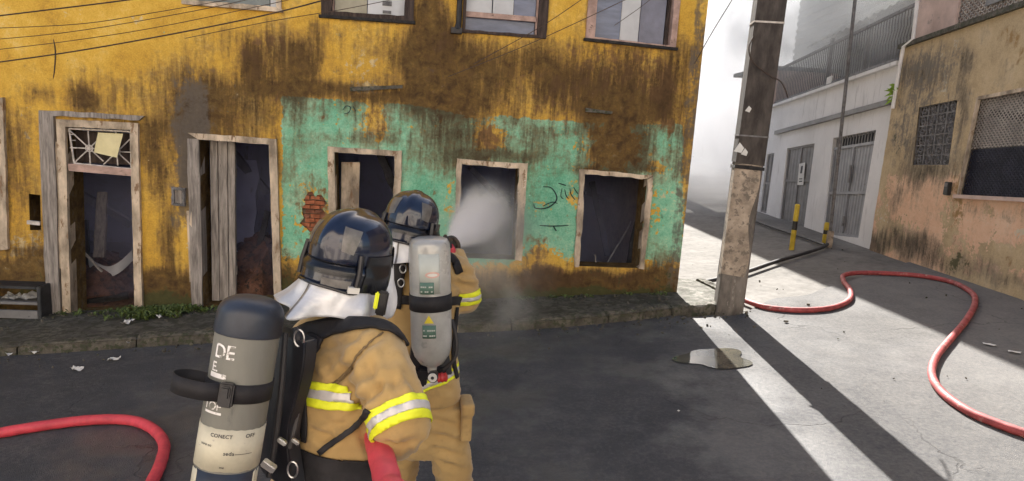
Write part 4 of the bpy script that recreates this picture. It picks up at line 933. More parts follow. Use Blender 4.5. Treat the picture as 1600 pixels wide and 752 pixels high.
# service pipe in front of the garage
sb = gnd(1295, 384); st = at(1333, 28, sb.y); mb = MB(); sd = (st-sb); mb.tube([sb-sd*.01, sb+sd*.5, sb+sd*1.8], .03, 8)
spo = tag(mb.build('service_pipe', M['greyiron'], smooth=True), 'thin grey pipe standing upright in front of the wider garage gate', 'pipe')
mb = MB(); mb.box(sb+Vector((0, 0, .12)), (.09, .09, .30)); t = mb.build('pipe_sleeve', M['palepaint'], bevel=.01); t.parent = spo
def bollard(px, py, hpx, label):
    b = gnd(px, py); h = hpx/FPX*b.y; e = empty('bollard', tuple(b), label=label, cat='bollard', group='yellow and black bollards by the garages')
    r = .043
    for nm, z0, z1, m in (('base_band', 0, .10, 'whiteiron'), ('post', .0, .42, 'yellowpaint'), ('black_band', .42, .62, 'blackgloss'), ('top_band', .62, 1, 'yellowpaint')):
        if nm == 'base_band': continue
        mb = MB(); top = [(r, z1*h)] if z1 < 1 else [(r, z1*h-.02), (r*.7, z1*h)]
        mb.lathe([(r, z0*h-(.05 if z0 == 0 else 0))]+top, 14); mb.build(nm, M[m], e, smooth=True)
    return e
bollard(1237, 388, 70, 'yellow bollard with a black band standing before the narrower grey gate')
bollard(1288, 379, 32, 'short yellow and black bollard at the foot of the grey service pipe')

# ================================================================== cables over the street
def cab(pts, Y, r, label, **k): return cable('overhead_cable', [at(x, y, Y) for x, y in pts], r, label, group='overhead cables crossing the yellow facade', **k)
cab([(-60, 105), (100, 83), (250, 57), (400, 27), (500, 2), (560, -16)], 5.2, .0055, 'lowest of the overhead cables sloping across the top left of the facade')
cab([(-60, 32), (80, 15), (170, 4), (260, -8)], 5.2, .0055, 'uppermost cable cutting the top left corner of the facade')
cab([(-60, 46), (120, 38), (240, 20), (400, -8)], 5.6, .003, 'thin cable just below the uppermost one at top left')
cab([(-60, 66), (110, 50), (300, 18), (420, -8)], 5.6, .003, 'thin cable in the middle of the bundle at top left')
cab([(-60, 84), (110, 64), (260, 40), (480, -6)], 5.6, .003, 'thin cable just above the lowest one at top left')
cab([(290, 60), (420, 34), (540, 14), (640, -6)], 5.8, .003, 'thin cable crossing the second upstairs window')
cab([(740, 100), (840, 45), (905, 2), (930, -16)], 5.8, .0035, 'cable slanting up between the two right upstairs windows')
cab([(700, 120), (820, 72), (930, 22), (1010, -16)], 5.8, .0035, 'cable slanting across the rightmost upstairs window')
cab([(960, 40), (1000, 12), (1030, -12)], 6.0, .003, 'short cable piece crossing the white panel of the rightmost window')
cab([(1085, 100), (1112, 52), (1150, -10)], 6.9, .005, 'cable slanting up beside the pole against the smoke')
cable('hanging_cable', [at(72, -20, 7.0), at(79, 40, 6.95), at(86, 75, 6.93), at(85, 110, 6.93), at(80, 150, 6.95)], .006, 'brown cable hanging loose down the upper left of the facade')

# ================================================================== hoses
def hose(pix, r, label, mat, name='fire_hose', group=None, pts=None, k=10):
    P = pts or [gnd(x, y, r) for x, y in pix]
    P = spline(P, k); mb = MB(); mb.tube(P, [r*(1+.02*math.sin(i*1.3)) for i in range(len(P))], 14); return tag(mb.build(name, M[mat], smooth=True), label, 'hose', group)
hose([(-900, 900), (-560, 815), (-300, 748), (-120, 706), (-20, 688), (60, 674), (140, 664), (200, 664), (236, 676), (256, 700), (252, 730), (236, 765), (200, 830), (150, 930)], .036, 'bright red fire hose looping over the asphalt at lower left', 'hose')
hose([(1128, 458), (1160, 472), (1195, 484), (1245, 489), (1295, 486), (1325, 474), (1328, 458), (1318, 444), (1318, 434), (1340, 430), (1390, 431), (1440, 435), (1488, 445), (1518, 462), (1522, 480), (1508, 506), (1484, 535), (1462, 563), (1455, 590), (1470, 618), (1510, 648), (1560, 670), (1620, 690), (1720, 715), (1900, 750)], .032, 'dusty red fire hose winding in an S over the sunlit paving at right', 'hosedust')
hose([(1080, 448), (1120, 440), (1160, 430), (1215, 411), (1262, 397), (1289, 387), (1300, 376)], .03, 'black hose running straight from behind the pole to the service pipe', 'blackhose', 'black_hose')
hose([(1140, 338), (1175, 346), (1215, 360), (1255, 373), (1288, 385)], .026, 'black hose lying in the shade along the garage front', 'blackhose', 'black_hose')

# ================================================================== puddle, litter, grit, weeds, crate
c = gnd(1117, 561); a = gnd(1062, 559)-c; b = gnd(1118, 577)-c; mb = MB(); n = 40; vs = [c+Vector((0, 0, .012))]
for k in range(n):
    th = 2*math.pi*k/n; rr = 1+.16*math.sin(th*3+1)+.10*math.sin(th*5); p = c+a*math.cos(th)*rr+b*math.sin(th)*rr; p.z = zg(p.x)+.010; vs.append(p)
mb.add(vs, [(0, k+1, (k+1) % n+1) for k in range(n)]); tag(mb.build('puddle', M['puddle']), kind='structure')
def scrap(px, py, s, label, zoff=.0, mat='paper', name='paper_scrap'):
    p = gnd(px, py); p.z = zg(p.x)+zoff+.012; mb = MB(); n = 4; vs = []; rz = random.uniform(0, 3); 
    for i in range(n+1):
        for j in range(n+1):
            x = (i/n-.5)*s*random.uniform(.8, 1.2); y = (j/n-.5)*s*.6*random.uniform(.7, 1.2); vs.append(p+Vector((x*math.cos(rz)-y*math.sin(rz), x*math.sin(rz)+y*math.cos(rz), random.uniform(0, s*(.3 if px < 1400 else .06)))))
    mb.add(vs, [(i*(n+1)+j, i*(n+1)+j+1, (i+1)*(n+1)+j+1, (i+1)*(n+1)+j) for i in range(n) for j in range(n)])
    return tag(mb.build(name, M[mat]), label, 'litter', 'scraps of litter along the kerb and road')
for (px, py, s, lb, zo) in ((13, 556, .09, 'white paper scrap in the gutter at the left edge', 0), (58, 553, .12, 'crumpled white scrap in the gutter right of the leftmost scrap', 0), (206, 542, .11, 'bright white scrap against the kerb below the left doorway', .03), (200, 520, .12, 'pale flat scrap on the sidewalk before the left doorway', .09), (178, 564, .10, 'white paper scrap on the asphalt below the left doorway', 0), (120, 580, .10, 'flat grey white scrap on the asphalt nearest the red hose', 0), (250, 510, .07, 'pale scrap on the sidewalk among the weeds', .09), (265, 506, .06, 'small pale scrap on the sidewalk at the right end of the weeds', .09),
        (1060, 645, .025, 'tiny pale chip on the shaded asphalt right of the firefighters', 0), (820, 512, .05, 'pale chip lying on the kerb near the spray', .05), (1545, 540, .10, 'light strip of litter on the sunlit paving beyond the hose', 0), (1585, 552, .10, 'light strip of litter at the right edge of the paving', 0), (62, 508, .05, 'pale scrap beside the dark crate on the sidewalk', .09)):
    scrap(px, py, s, lb, zo)
mb = MB()
for k in range(700):
    r = random.random()
    if r < .52: u = random.uniform(-5.2, 2.9); dpt = -abs(random.gauss(0, .25))-.02; p = FN*(FD+dpt)+FDIR*u; z = SLOPE*p.x+.045
    elif r < .93: q = random.choice(KS); p = q+Vector((random.uniform(-.1, .1), -abs(random.gauss(0, .22)), 0)); z = zg(p.x)+.004
    else: p = Vector((random.uniform(2, 6), random.uniform(4.5, 12), 0)); z = zg(p.x)+.01
    s = min(.026, abs(random.gauss(0, .009))+.004); Mx = Matrix.Rotation(random.uniform(0, 3), 3, 'X') @ Matrix.Rotation(random.uniform(0, 3), 3, 'Z')
    mb.box((p.x, p.y, z+s*.3), (s*1.6, s, s*.7), Mx)
tag(mb.build('grit', M['kerb']), 'small stones and plaster grit along the wall and kerb', None, None, 'stuff')
mb = MB()
def tuft(p, h, n):
    for k in range(n):
        th = random.uniform(0, 6.28); L = h*random.uniform(.5, 1.2); d = Vector((math.cos(th)*.6, math.sin(th)*.6, random.uniform(.4, 1.2))).normalized(); s = d.cross(Vector((0, 0, 1))).normalized()*random.uniform(.006, .018); b0 = p+Vector((random.gauss(0, .03), random.gauss(0, .03), 0))
        mb.add([b0-s*.3, b0+d*L*.55+s, b0+d*L+Vector((0, 0, -L*.25)), b0+d*L*.55-s], [(0, 1, 2, 3)])
for k in range(150):
    if k < 95: u = onF(random.gauss(255, 38), 470)[0]; dpt = -abs(random.gauss(0, .16))-.03; h = .10
    else: u = random.uniform(-4.8, 2.9); dpt = -abs(random.gauss(0, .05))-.02; h = .05
    p = FN*(FD+dpt)+FDIR*u; p.z = SLOPE*p.x+.04; tuft(p, h, 12)
tag(mb.build('weeds', M['leaf']), 'low green weeds growing at the foot of the house wall', None, None, 'stuff')
# dark crate on the sidewalk
cb = gnd(18, 512); cb.z = SLOPE*cb.x+.045; cr = empty('plastic_crate', tuple(cb), .1, label='dark open plastic crate on the sidewalk at the left edge', cat='crate')
W_, H_, D_2 = .62, .36, .36
mb = MB(); mb.box((-W_/2+.02, D_2/2, H_/2), (.04, D_2, H_)); mb.box((W_/2-.02, D_2/2, H_/2), (.04, D_2, H_)); mb.box((0, D_2/2, H_-.015), (W_-.084, D_2, .03)); mb.box((0, D_2-.015, H_/2-.02), (W_-.084, .03, H_-.05)); mb.build('shell', M['crate'], cr, bevel=.006)
mb = MB(); mb.box((0, D_2/2-.02, .17), (W_-.086, D_2-.07, .03)); mb.box((0, .02, .05), (W_-.086, .03, .09)); mb.build('shelf', M['gate_dark'], cr, bevel=.004)
mb = MB(); vs = []; nn = 9
for i in range(nn+1):
    for j in range(nn+1):
        x = -.12+.36*i/nn; y = .05+.13*j/nn; vs.append((x+random.uniform(-.012, .012), y+random.uniform(-.01, .01), .195+abs(mnoise.noise(Vector((x*14, y*14, 1))))*.11))
mb.add(vs, [(i*(nn+1)+j, i*(nn+1)+j+1, (i+1)*(nn+1)+j+1, (i+1)*(nn+1)+j) for i in range(nn) for j in range(nn)])
bag = tag(mb.build('crumpled_paper', M['dimpaper']), 'crumpled white paper lying on the shelf of the dark crate', 'paper'); bag.location = cr.location; bag.rotation_euler = cr.rotation_euler
# ================================================================== firefighters
UP = Vector((0, 0, 1))
def organic(mb, voxel, it=6, name='cloth'):
    me = bpy.data.meshes.new(name); me.from_pydata(mb.v, [], mb.f); me.update()
    bm = bmesh.new(); bm.from_mesh(me); bmesh.ops.recalc_face_normals(bm, faces=bm.faces); bm.to_mesh(me); bm.free()
    o = bpy.data.objects.new(name, me); COL.objects.link(o)
    r = o.modifiers.new('r', 'REMESH'); r.mode = 'VOXEL'; r.voxel_size = voxel
    s = o.modifiers.new('s', 'SMOOTH'); s.iterations = it; s.factor = .5
    dg = bpy.context.evaluated_depsgraph_get(); out = bpy.data.meshes.new_from_object(o.evaluated_get(dg))
    bpy.data.objects.remove(o); out.name = name; return out
def ell(c, a, ra, b, rb, n=20, pw=1.0):
    return [Vector(c)+a*(ra*math.copysign(abs(math.cos(t))**pw, math.cos(t)))+b*(rb*math.copysign(abs(math.sin(t))**pw, math.sin(t))) for t in [2*math.pi*k/n for k in range(n)]]
def limb(mb, pts, rad, n=16, k=5):
    P = spline(pts, k); m = len(pts)-1; rr = [float(np.interp(i/k, range(len(rad)), rad)) for i in range(len(P))]
    a, b = P[0], P[-1]; d0 = (P[0]-P[1]).normalized(); d1 = (P[-1]-P[-2]).normalized()
    P = [a+d0*rr[0]*.8, a+d0*rr[0]*.5]+P+[b+d1*rr[-1]*.5, b+d1*rr[-1]*.8]; rr = [rr[0]*.45, rr[0]*.85]+rr+[rr[-1]*.85, rr[-1]*.45]
    mb.tube(P, rr, n)
def ball(mb, c, r, M_=None, n=14, m=9):
    r = Vector(r) if not isinstance(r, (int, float)) else Vector((r, r, r)); rings = []
    for i in range(1, m):
        ph = math.pi*i/m; rings.append([Vector((r.x*math.sin(ph)*math.cos(t), r.y*math.sin(ph)*math.sin(t), -r.z*math.cos(ph))) for t in [2*math.pi*k/n for k in range(n)]])
    mb.loft([[Vector(c)+(M_ @ q if M_ is not None else q) for q in rg] for rg in rings])
def folds(me, amp=.006, creases=(), axis=None, seed=0, sc=7):
    """cloth relief: soft wrinkles plus creases given along photo lines"""
    me.update(); nr = [v.normal.copy() for v in me.vertices]
    for v, n in zip(me.vertices, nr):
        p = v.co.copy(); q = Vector((p.x*sc, p.y*sc, p.z*sc*1.7))
        w = mnoise.noise_vector(q*.7+Vector((seed, 0, 0)))*.8
        a = 1-abs(mnoise.noise(q+w+Vector((seed, 3, 1)))*2); b = mnoise.noise(q*2.6+w)
        c2 = 1-abs(mnoise.noise(Vector((p.x*sc*2.1+p.z*sc*.9, p.y*sc*2.1, p.z*sc*2.9-p.x*sc))+w*1.3)*2); d = amp*(a**3-.35)*1.6+amp*.22*(c2**4-.3)+amp*.2*b
        if creases and n.dot(p-CAM) < 0:
            px, py = topix(p)
            for (x0, y0, x1, y1, wd, dep) in creases:
                dx, dy = x1-x0, y1-y0; L = dx*dx+dy*dy; t = max(0, min(1, ((px-x0)*dx+(py-y0)*dy)/L)); s = math.hypot(px-x0-t*dx, py-y0-t*dy)
                if s < wd*3: e = math.sin(math.pi*(.15+.7*t)); d += -1.5*dep*e*math.exp(-(s/wd)**2)+.8*dep*e*math.exp(-((s-wd*1.9)/wd)**2)
        v.co = p+n*d
    me.update()
def mobj(me, name, mat, parent, smooth=True):
    me.materials.clear(); 
    for m in (mat if isinstance(mat, (list, tuple)) else [mat]): me.materials.append(m)
    if smooth: me.polygons.foreach_set('use_smooth', [True]*len(me.polygons))
    o = bpy.data.objects.new(name, me); put(o)
    if parent is not None: adopt(o, parent)
    return o
def slab(me, cuts, n, keep, off, mats, name, parent, thick=.0025):
    """bands sewn round a cloth mesh: cuts = points along n, one stripe between each two"""
    V = []; F = []; MI = []
    for i in range(len(cuts)-1):
        bm = bmesh.new(); bm.from_mesh(me)
        bmesh.ops.bisect_plane(bm, geom=bm.verts[:]+bm.edges[:]+bm.faces[:], plane_co=cuts[i], plane_no=n, clear_inner=True)
        bmesh.ops.bisect_plane(bm, geom=bm.verts[:]+bm.edges[:]+bm.faces[:], plane_co=cuts[i+1], plane_no=n, clear_outer=True)
        bad = [f for f in bm.faces if not keep(f.calc_center_median())]; bmesh.ops.delete(bm, geom=bad, context='FACES')
        left = set(bm.faces); best = []
        while left:
            st = [left.pop()]; isl = []
            while st:
                q = st.pop(); isl.append(q)
                for ed in q.edges:
                    for l in ed.link_faces:
                        if l in left: left.discard(l); st.append(l)
            if len(isl) > len(best): best = isl
        keepf = set(best); bmesh.ops.delete(bm, geom=[q for q in bm.faces if q not in keepf], context='FACES')
        bm.normal_update()
        for v in bm.verts: v.co += v.normal*off
        b = len(V); bm.verts.index_update(); V += [v.co.copy() for v in bm.verts]; F += [[b+v.index for v in f.verts] for f in bm.faces]; MI += [i]*len(bm.faces); bm.free()
    mb = MB(); mb.v = [tuple(v) for v in V]; mb.f = F; mb.m = MI
    o = mb.build(name, mats, None, smooth=True); adopt(o, parent)
    s = o.modifiers.new('thickness', 'SOLIDIFY'); s.thickness = thick; s.offset = -1
    return o
def bvh_of(*meshes):
    vs = []; fs = []
    for me in meshes:
        b = len(vs); vs += [v.co.copy() for v in me.vertices]; fs += [[b+i for i in p.vertices] for p in me.polygons]
    return BVHTree.FromPolygons(vs, fs)
def drape(bvh, pix, wid, off, name, mat, parent, thick=.004, k=6, nx=5):
    """a strap laid on the cloth along a photo line"""
    C = spline([Vector((x, y, 0)) for x, y in pix], k); P = []; Nn = []
    for c in C:
        d = ray(c.x, c.y).normalized(); h = bvh.ray_cast(CAM, d)
        if h[0] is None:
            h = bvh.find_nearest(CAM+d*((P[-1]-CAM).length if P else 1.9))
        P.append(h[0].copy()); Nn.append(h[1].copy())
    for _ in range(2): Nn = [(Nn[max(i-1, 0)]+Nn[i]*2+Nn[min(i+1, len(Nn)-1)]).normalized() for i in range(len(Nn))]
    wv = wid if isinstance(wid, (list, tuple)) else [wid]*len(pix); vs = []
    for i, p in enumerate(P):
        t = (P[min(i+1, len(P)-1)]-P[max(i-1, 0)]).normalized(); s = t.cross(Nn[i]).normalized(); w_ = float(np.interp(i/k, range(len(wv)), wv))
        for j in range(nx):
            q = p+s*w_*(j/(nx-1)-.5); h = bvh.find_nearest(q+Nn[i]*.01); g_ = h[0] if h[0] is not None and (h[0]-q).length < .06 else q
            nn = h[1] if h[0] is not None and h[1].dot(Nn[i]) > .2 else Nn[i]; vs.append(g_.lerp(q, .35)+(nn+Nn[i]).normalized()*off)
    mb = MB(); mb.add(vs, [(i*nx+j, i*nx+j+1, (i+1)*nx+j+1, (i+1)*nx+j) for i in range(len(P)-1) for j in range(nx-1)])
    o = mb.build(name, mat, None, smooth=True); adopt(o, parent)
    m = o.modifiers.new('thickness', 'SOLIDIFY'); m.thickness = thick; m.offset = 0
    return o

# ---- helmet (local: +Y forward, +Z up)
HT = .142
def shell(phi, z, off=0.0):
    rho = (1-max(0, z/HT)**2.35)**(1/2.35) if z > 0 else 1+.05*max(0, -z/.12)*(1-math.cos(phi))/2
    x, y = .128*rho*math.sin(phi), .156*rho*math.cos(phi)
    n = Vector((x/.128**2, y/.156**2, max(0, z)**1.35/HT**2.35*1.2+1e-4)).normalized()
    bul = 0
    if z > -.03: bul += .007*math.exp(-(x/.022)**4)*sst(-.02, .03, z)            # crest
    bul += .010*math.exp(-((abs(math.sin(phi))-1)/.10)**2)*math.exp(-((z+.065)/.045)**4)   # ear covers
    if math.cos(phi) < .2: bul -= .007*math.exp(-((z+.030)/.007)**2); bul += .004*sst(-.036, -.044, z)*1
    return Vector((x, y, z))+n*(float(bul)+off)
def rimz(phi): return float(-.112+.125*sst(.42, .78, math.cos(phi))+.012*sst(-.6, -1, math.cos(phi)))
def spatch(q, off, nx=8, nz=6):
    """q: four (phi, z) corners; a plate that follows the shell"""
    vs = []; a, b, c, d = [Vector(p) for p in q]
    for lay in (off, -.002):
        for j in range(nz+1):
            for i in range(nx+1):
                e = a.lerp(b, i/nx).lerp(d.lerp(c, i/nx), j/nz); vs.append(shell(e.x, e.y, lay))
    k = nx+1; N_ = k*(nz+1); fs = [(j*k+i, j*k+i+1, (j+1)*k+i+1, (j+1)*k+i) for j in range(nz) for i in range(nx)]
    rim = [i for i in range(nx+1)]+[j*k+nx for j in range(1, nz+1)]+[nz*k+i for i in range(nx-1, -1, -1)]+[j*k for j in range(nz-1, 0, -1)]
    fs += [(rim[i], rim[i]+N_, rim[(i+1) % len(rim)]+N_, rim[(i+1) % len(rim)]) for i in range(len(rim))]
    return vs, fs
def helmet(Mw, person):
    mb = MB(); n = 72; m = 30; rings = []
    for j in range(m+1):
        f = (j/m); ring = []
        for k in range(n):
            ph = 2*math.pi*k/n; rz = rimz(ph)
            z = HT*math.cos(f*2.2)/1.0 if False else HT+(rz-HT)*(f**1.75)
            ring.append(shell(ph, z if j else HT*.9999))
        rings.append(ring)
    mb.loft(rings, caps=False); h = mb.build('helmet', M['helmet'], None, smooth=True)
    sm = h.modifiers.new('thickness', 'SOLIDIFY'); sm.thickness = .004; sm.offset = -1
    adopt(h, person); h.matrix_basis = Mw
    mb = MB(); P = [shell(2*math.pi*k/n, rimz(2*math.pi*k/n), .001) for k in range(n)]; mb.tube(P+[P[0]], .0055, 8, False); mb.build('rim_trim', M['helmet_black'], h, smooth=True)
    for s in (1, -1):
        mb = MB(); mb.add(*spatch([(math.pi-s*.95, .088), (math.pi-s*.45, .096), (math.pi-s*.52, .020), (math.pi-s*.80, .012)], .0022)); mb.build('reflective_patch', M['helmet_tape'], h, smooth=True)
        mb = MB(); mb.add(*spatch([(math.pi-s*1.95, .012), (math.pi-s*1.18, .012), (math.pi-s*1.05, -.105), (math.pi-s*1.85, -.108)], .009)); mb.build('ear_cover', M['helmet_black'], h, smooth=True)
        mb = MB(); mb.tube([shell(math.pi-s*.98, .014, .006), shell(math.pi-s*.98, -.05, .008), shell(math.pi-s*.96, -.10, .007)], .009, 8); mb.build('clip_bar', M['plastic'], h, smooth=True)
    mb = MB(); mb.add(*spatch([(math.pi-.92, -.022), (math.pi+.92, -.022), (math.pi+.90, -.062), (math.pi-.90, -.062)], .003, 24)); mb.build('rear_band', M['helmet_black'], h, smooth=True)
    mb = MB(); mb.add(*spatch([(math.pi-.86, -.072), (math.pi-.2, -.072), (math.pi-.2, -.098), (math.pi-.84, -.098)], .002, 12)); mb.build('rear_tape', M['helmet_tape'], h, smooth=True)
    mb = MB(); vs = []; 
    for j in range(9):
        for i in range(17):
            ph = (i/16-.5)*1.75; z = .03-.15*j/8; vs.append(shell(ph, z, .006+.004*math.sin(j/8*3.1)))
    mb.add(vs, [(j*17+i, j*17+i+1, (j+1)*17+i+1, (j+1)*17+i) for j in range(8) for i in range(16)]); v = mb.build('visor', M['visor'], h, smooth=True); v.modifiers.new('t', 'SOLIDIFY').thickness = .003
    return h
def hmat(c, az, pitch, roll): return Matrix.Translation(c) @ Matrix.Rotation(-R(az), 4, 'Z') @ Matrix.Rotation(R(pitch), 4, 'X') @ Matrix.Rotation(R(roll), 4, 'Y') @ Matrix.Scale(.925, 4)
def curtain(Mw, person, drop, flare, shift, seed):
    mb = MB(); n = 96; m = 14; rings = []
    for j in range(m+1):
        f = j/m; ring = []
        for k in range(n):
            ph = R(38)+(2*math.pi-R(76))*k/(n-1); p = Mw @ (shell(ph, rimz(ph)+.022, -.010))
            out = (Mw.to_3x3() @ Vector((math.sin(ph), math.cos(ph), 0))); out.z = 0; out.normalize()
            w_ = .5+.5*math.cos(ph*1.0+math.pi); fl = math.sin(ph*6+seed)*.6+math.sin(ph*11.3+seed*2)*.3+mnoise.noise(Vector((ph*2.2, f*1.5, seed)))*.9
            d = flare*(f**1.25)*(1+.3*fl)+.013*fl*math.sin(f*2.2); q = p+out*d+Vector((0, 0, -drop*f*(1-.12*math.sin(ph*3+seed))))+shift*f*f
            q += out*.006*mnoise.noise(q*15)*f+Vector((0, 0, .008*mnoise.noise(q*9)*f))
            ring.append(q)
        rings.append(ring)
    vs = [q for r in rings for q in r]; mb.add(vs, [(j*n+k, j*n+k+1, (j+1)*n+k+1, (j+1)*n+k) for j in range(m) for k in range(n-1)])
    o = mb.build('neck_curtain', M['alum'], None, smooth=True); adopt(o, person); o.modifiers.new('t', 'SOLIDIFY').thickness = .003
    kk = int(n*.515); mb = MB(); c = []; cen = sum(rings[0], Vector())/n
    for r in rings:
        out = (r[kk]-cen); out.z = 0; out.normalize(); c += [r[kk]+out*.004, r[kk+1]+out*.004]
    mb.add(c, [(2*i, 2*i+1, 2*i+3, 2*i+2) for i in range(m)]); q = mb.build('seam_strip', M['helmet_tape'], None, smooth=True); q.parent = o
    return o
def glove(c, axis, out, r, person, name='glove'):
    """a gloved hand closed round a bar: axis along the bar, out = from the bar towards the palm"""
    axis = Vector(axis).normalized(); out = (Vector(out)-axis*Vector(out).dot(axis)).normalized(); side = axis.cross(out); mb = MB()
    def P(th, rr, a): return Vector(c)+axis*a+(out*math.cos(th)+side*math.sin(th))*rr
    rr = r+.011
    for i, (a, L) in enumerate(((-.034, 2.9), (-.011, 3.3), (.012, 3.1), (.034, 2.6))):
        limb(mb, [P(.1+L*t, rr+.004*math.sin(3*t), a*(1+.1*t)) for t in (0, .3, .6, .85, 1)], [.012, .0115, .011, .010, .009], 10, 3)
    limb(mb, [P(-.2, rr+.004, .05), P(-.8, rr+.006, .062), P(-1.5, rr+.002, .058), P(-2.1, rr, .05)], [.015, .0135, .0125, .010], 10, 3)
    limb(mb, [P(.0, rr+.008, -.028), P(.0, rr+.010, .03)], [.026, .026], 12, 3); limb(mb, [P(-.15, rr+.016, 0), P(-.35, rr+.05, .0)], [.03, .03], 12, 3)
    return mobj(organic(mb, .0055, 2, name), name, M['glove'], person)

def make_person(S):
    f = Vector((math.sin(R(S['az'])), math.cos(R(S['az'])), 0)); rt = Vector((f.y, -f.x, 0)); Pk = S['spine']
    hip = Pk[-1][0]; foot = Vector((hip.x, hip.y, zg(hip.x)))
    # the body: one continuous surface under the clothes
    mb = MB(); hc = S['head']
    ball(mb, hc+UP*.0, (.076, .096, .118), Matrix.Rotation(-R(S['head_az']), 3, 'Z')); hf = Vector((math.sin(R(S['head_az'])), math.cos(R(S['head_az'])), 0)); hr = Vector((hf.y, -hf.x, 0))
    ball(mb, hc+hf*.03-UP*.075, (.055, .062, .05)); ball(mb, hc+hf*.098-UP*.022, (.013, .02, .022)); 
    for s in (1, -1): ball(mb, hc+hr*s*.078-UP*.015, (.012, .02, .032)); ball(mb, hc+hr*s*.03+hf*.088+UP*.008, .013)
    ball(mb, hc+hf*.088-UP*.062, (.028, .012, .008))
    limb(mb, [hc-UP*.09, Pk[0][0], Pk[1][0]], [.055, .058, .075])
    limb(mb, [p[0] for p in Pk[1:]], [min(p[1], p[2])*.85 for p in Pk[1:]])
    for arm in (S['armR'], S['armL']): limb(mb, [Pk[1][0].lerp(arm[0], .3)]+[p for p in arm], [.06, .052, .042, .03]); limb(mb, [arm[2], arm[2]+(arm[2]-arm[1]).normalized()*.05], [.028, .02])
    for leg in (S['legR'], S['legL']): limb(mb, leg, [.085, .055, .038]); limb(mb, [leg[2], leg[2]+f*.12-UP*.05], [.035, .03])
    per = mobj(organic(mb, .014, 4, 'person'), 'person', M['skin'], None)
    for v in per.data.vertices: v.co -= foot
    per.location = foot; tag(per, S['label'], 'person'); bpy.context.view_layer.update()
    # jacket
    mb = MB(); rings = [ell(p, rt, a, f, b, 24, .82) for p, a, b in Pk]; mb.loft(rings)
    for arm, rad in ((S['armR'], S['radR']), (S['armL'], S['radL'])):
        a0 = Pk[2][0].lerp(arm[0], .45); limb(mb, [a0+UP*.01]+arm, [rad[0]*1.02]+list(rad), 18)
    jm = organic(mb, .0105, 9, 'jacket'); folds(jm, S.get('amp', .005), S['creases'], seed=S['seed']); jk = mobj(jm, 'jacket', M['cloth'], per)
    # trousers
    mb = MB(); mb.loft([ell(p, rt, a*.93, f, b*.93, 20, .9) for p, a, b in S['seat']])
    for leg in (S['legR'], S['legL']): limb(mb, leg, S['radLeg'], 16)
    tm = organic(mb, .014, 6, 'trousers'); folds(tm, .007, S.get('tcreases', ()), seed=S['seed']+4, sc=6); tr = mobj(tm, 'trousers', M['cloth'], per)
    for leg in (S['legR'], S['legL']):
        a = leg[2]; g0 = Vector((a.x, a.y, zg(a.x))); mb = MB(); limb(mb, [a+UP*.10, a+UP*.0, g0+UP*.07], [.062, .058, .055]); limb(mb, [g0-f*.05+UP*.05, g0+f*.06+UP*.05, g0+f*.17+UP*.042], [.048, .05, .042]); mb.box(g0+f*.06+UP*.012, (.095, .30, .024), Matrix.Rotation(-R(S['az']), 3, 'Z'))
        mobj(organic(mb, .012, 3, 'boot'), 'boot', M['boot'], per)
    Mw = hmat(S['helmet'][0], *S['helmet'][1:]); h = helmet(Mw, per); curtain(Mw, per, *S['curtain'])
    # breathing mask in front of the face
    mb = MB(); ball(mb, hc+hf*.085-UP*.04, (.06, .05, .075), Matrix.Rotation(-R(S['head_az']), 3, 'Z')); ball(mb, hc+hf*.135-UP*.085, (.028, .03, .028)); mobj(organic(mb, .010, 3, 'face_mask'), 'face_mask', M['plastic'], per)
    return per, jm, tm, f, rt, h
def seg_d(p, a, b):
    d = b-a; t = max(0, min(1, (p-a).dot(d)/d.length_squared)); return (p-a-d*t).length, t

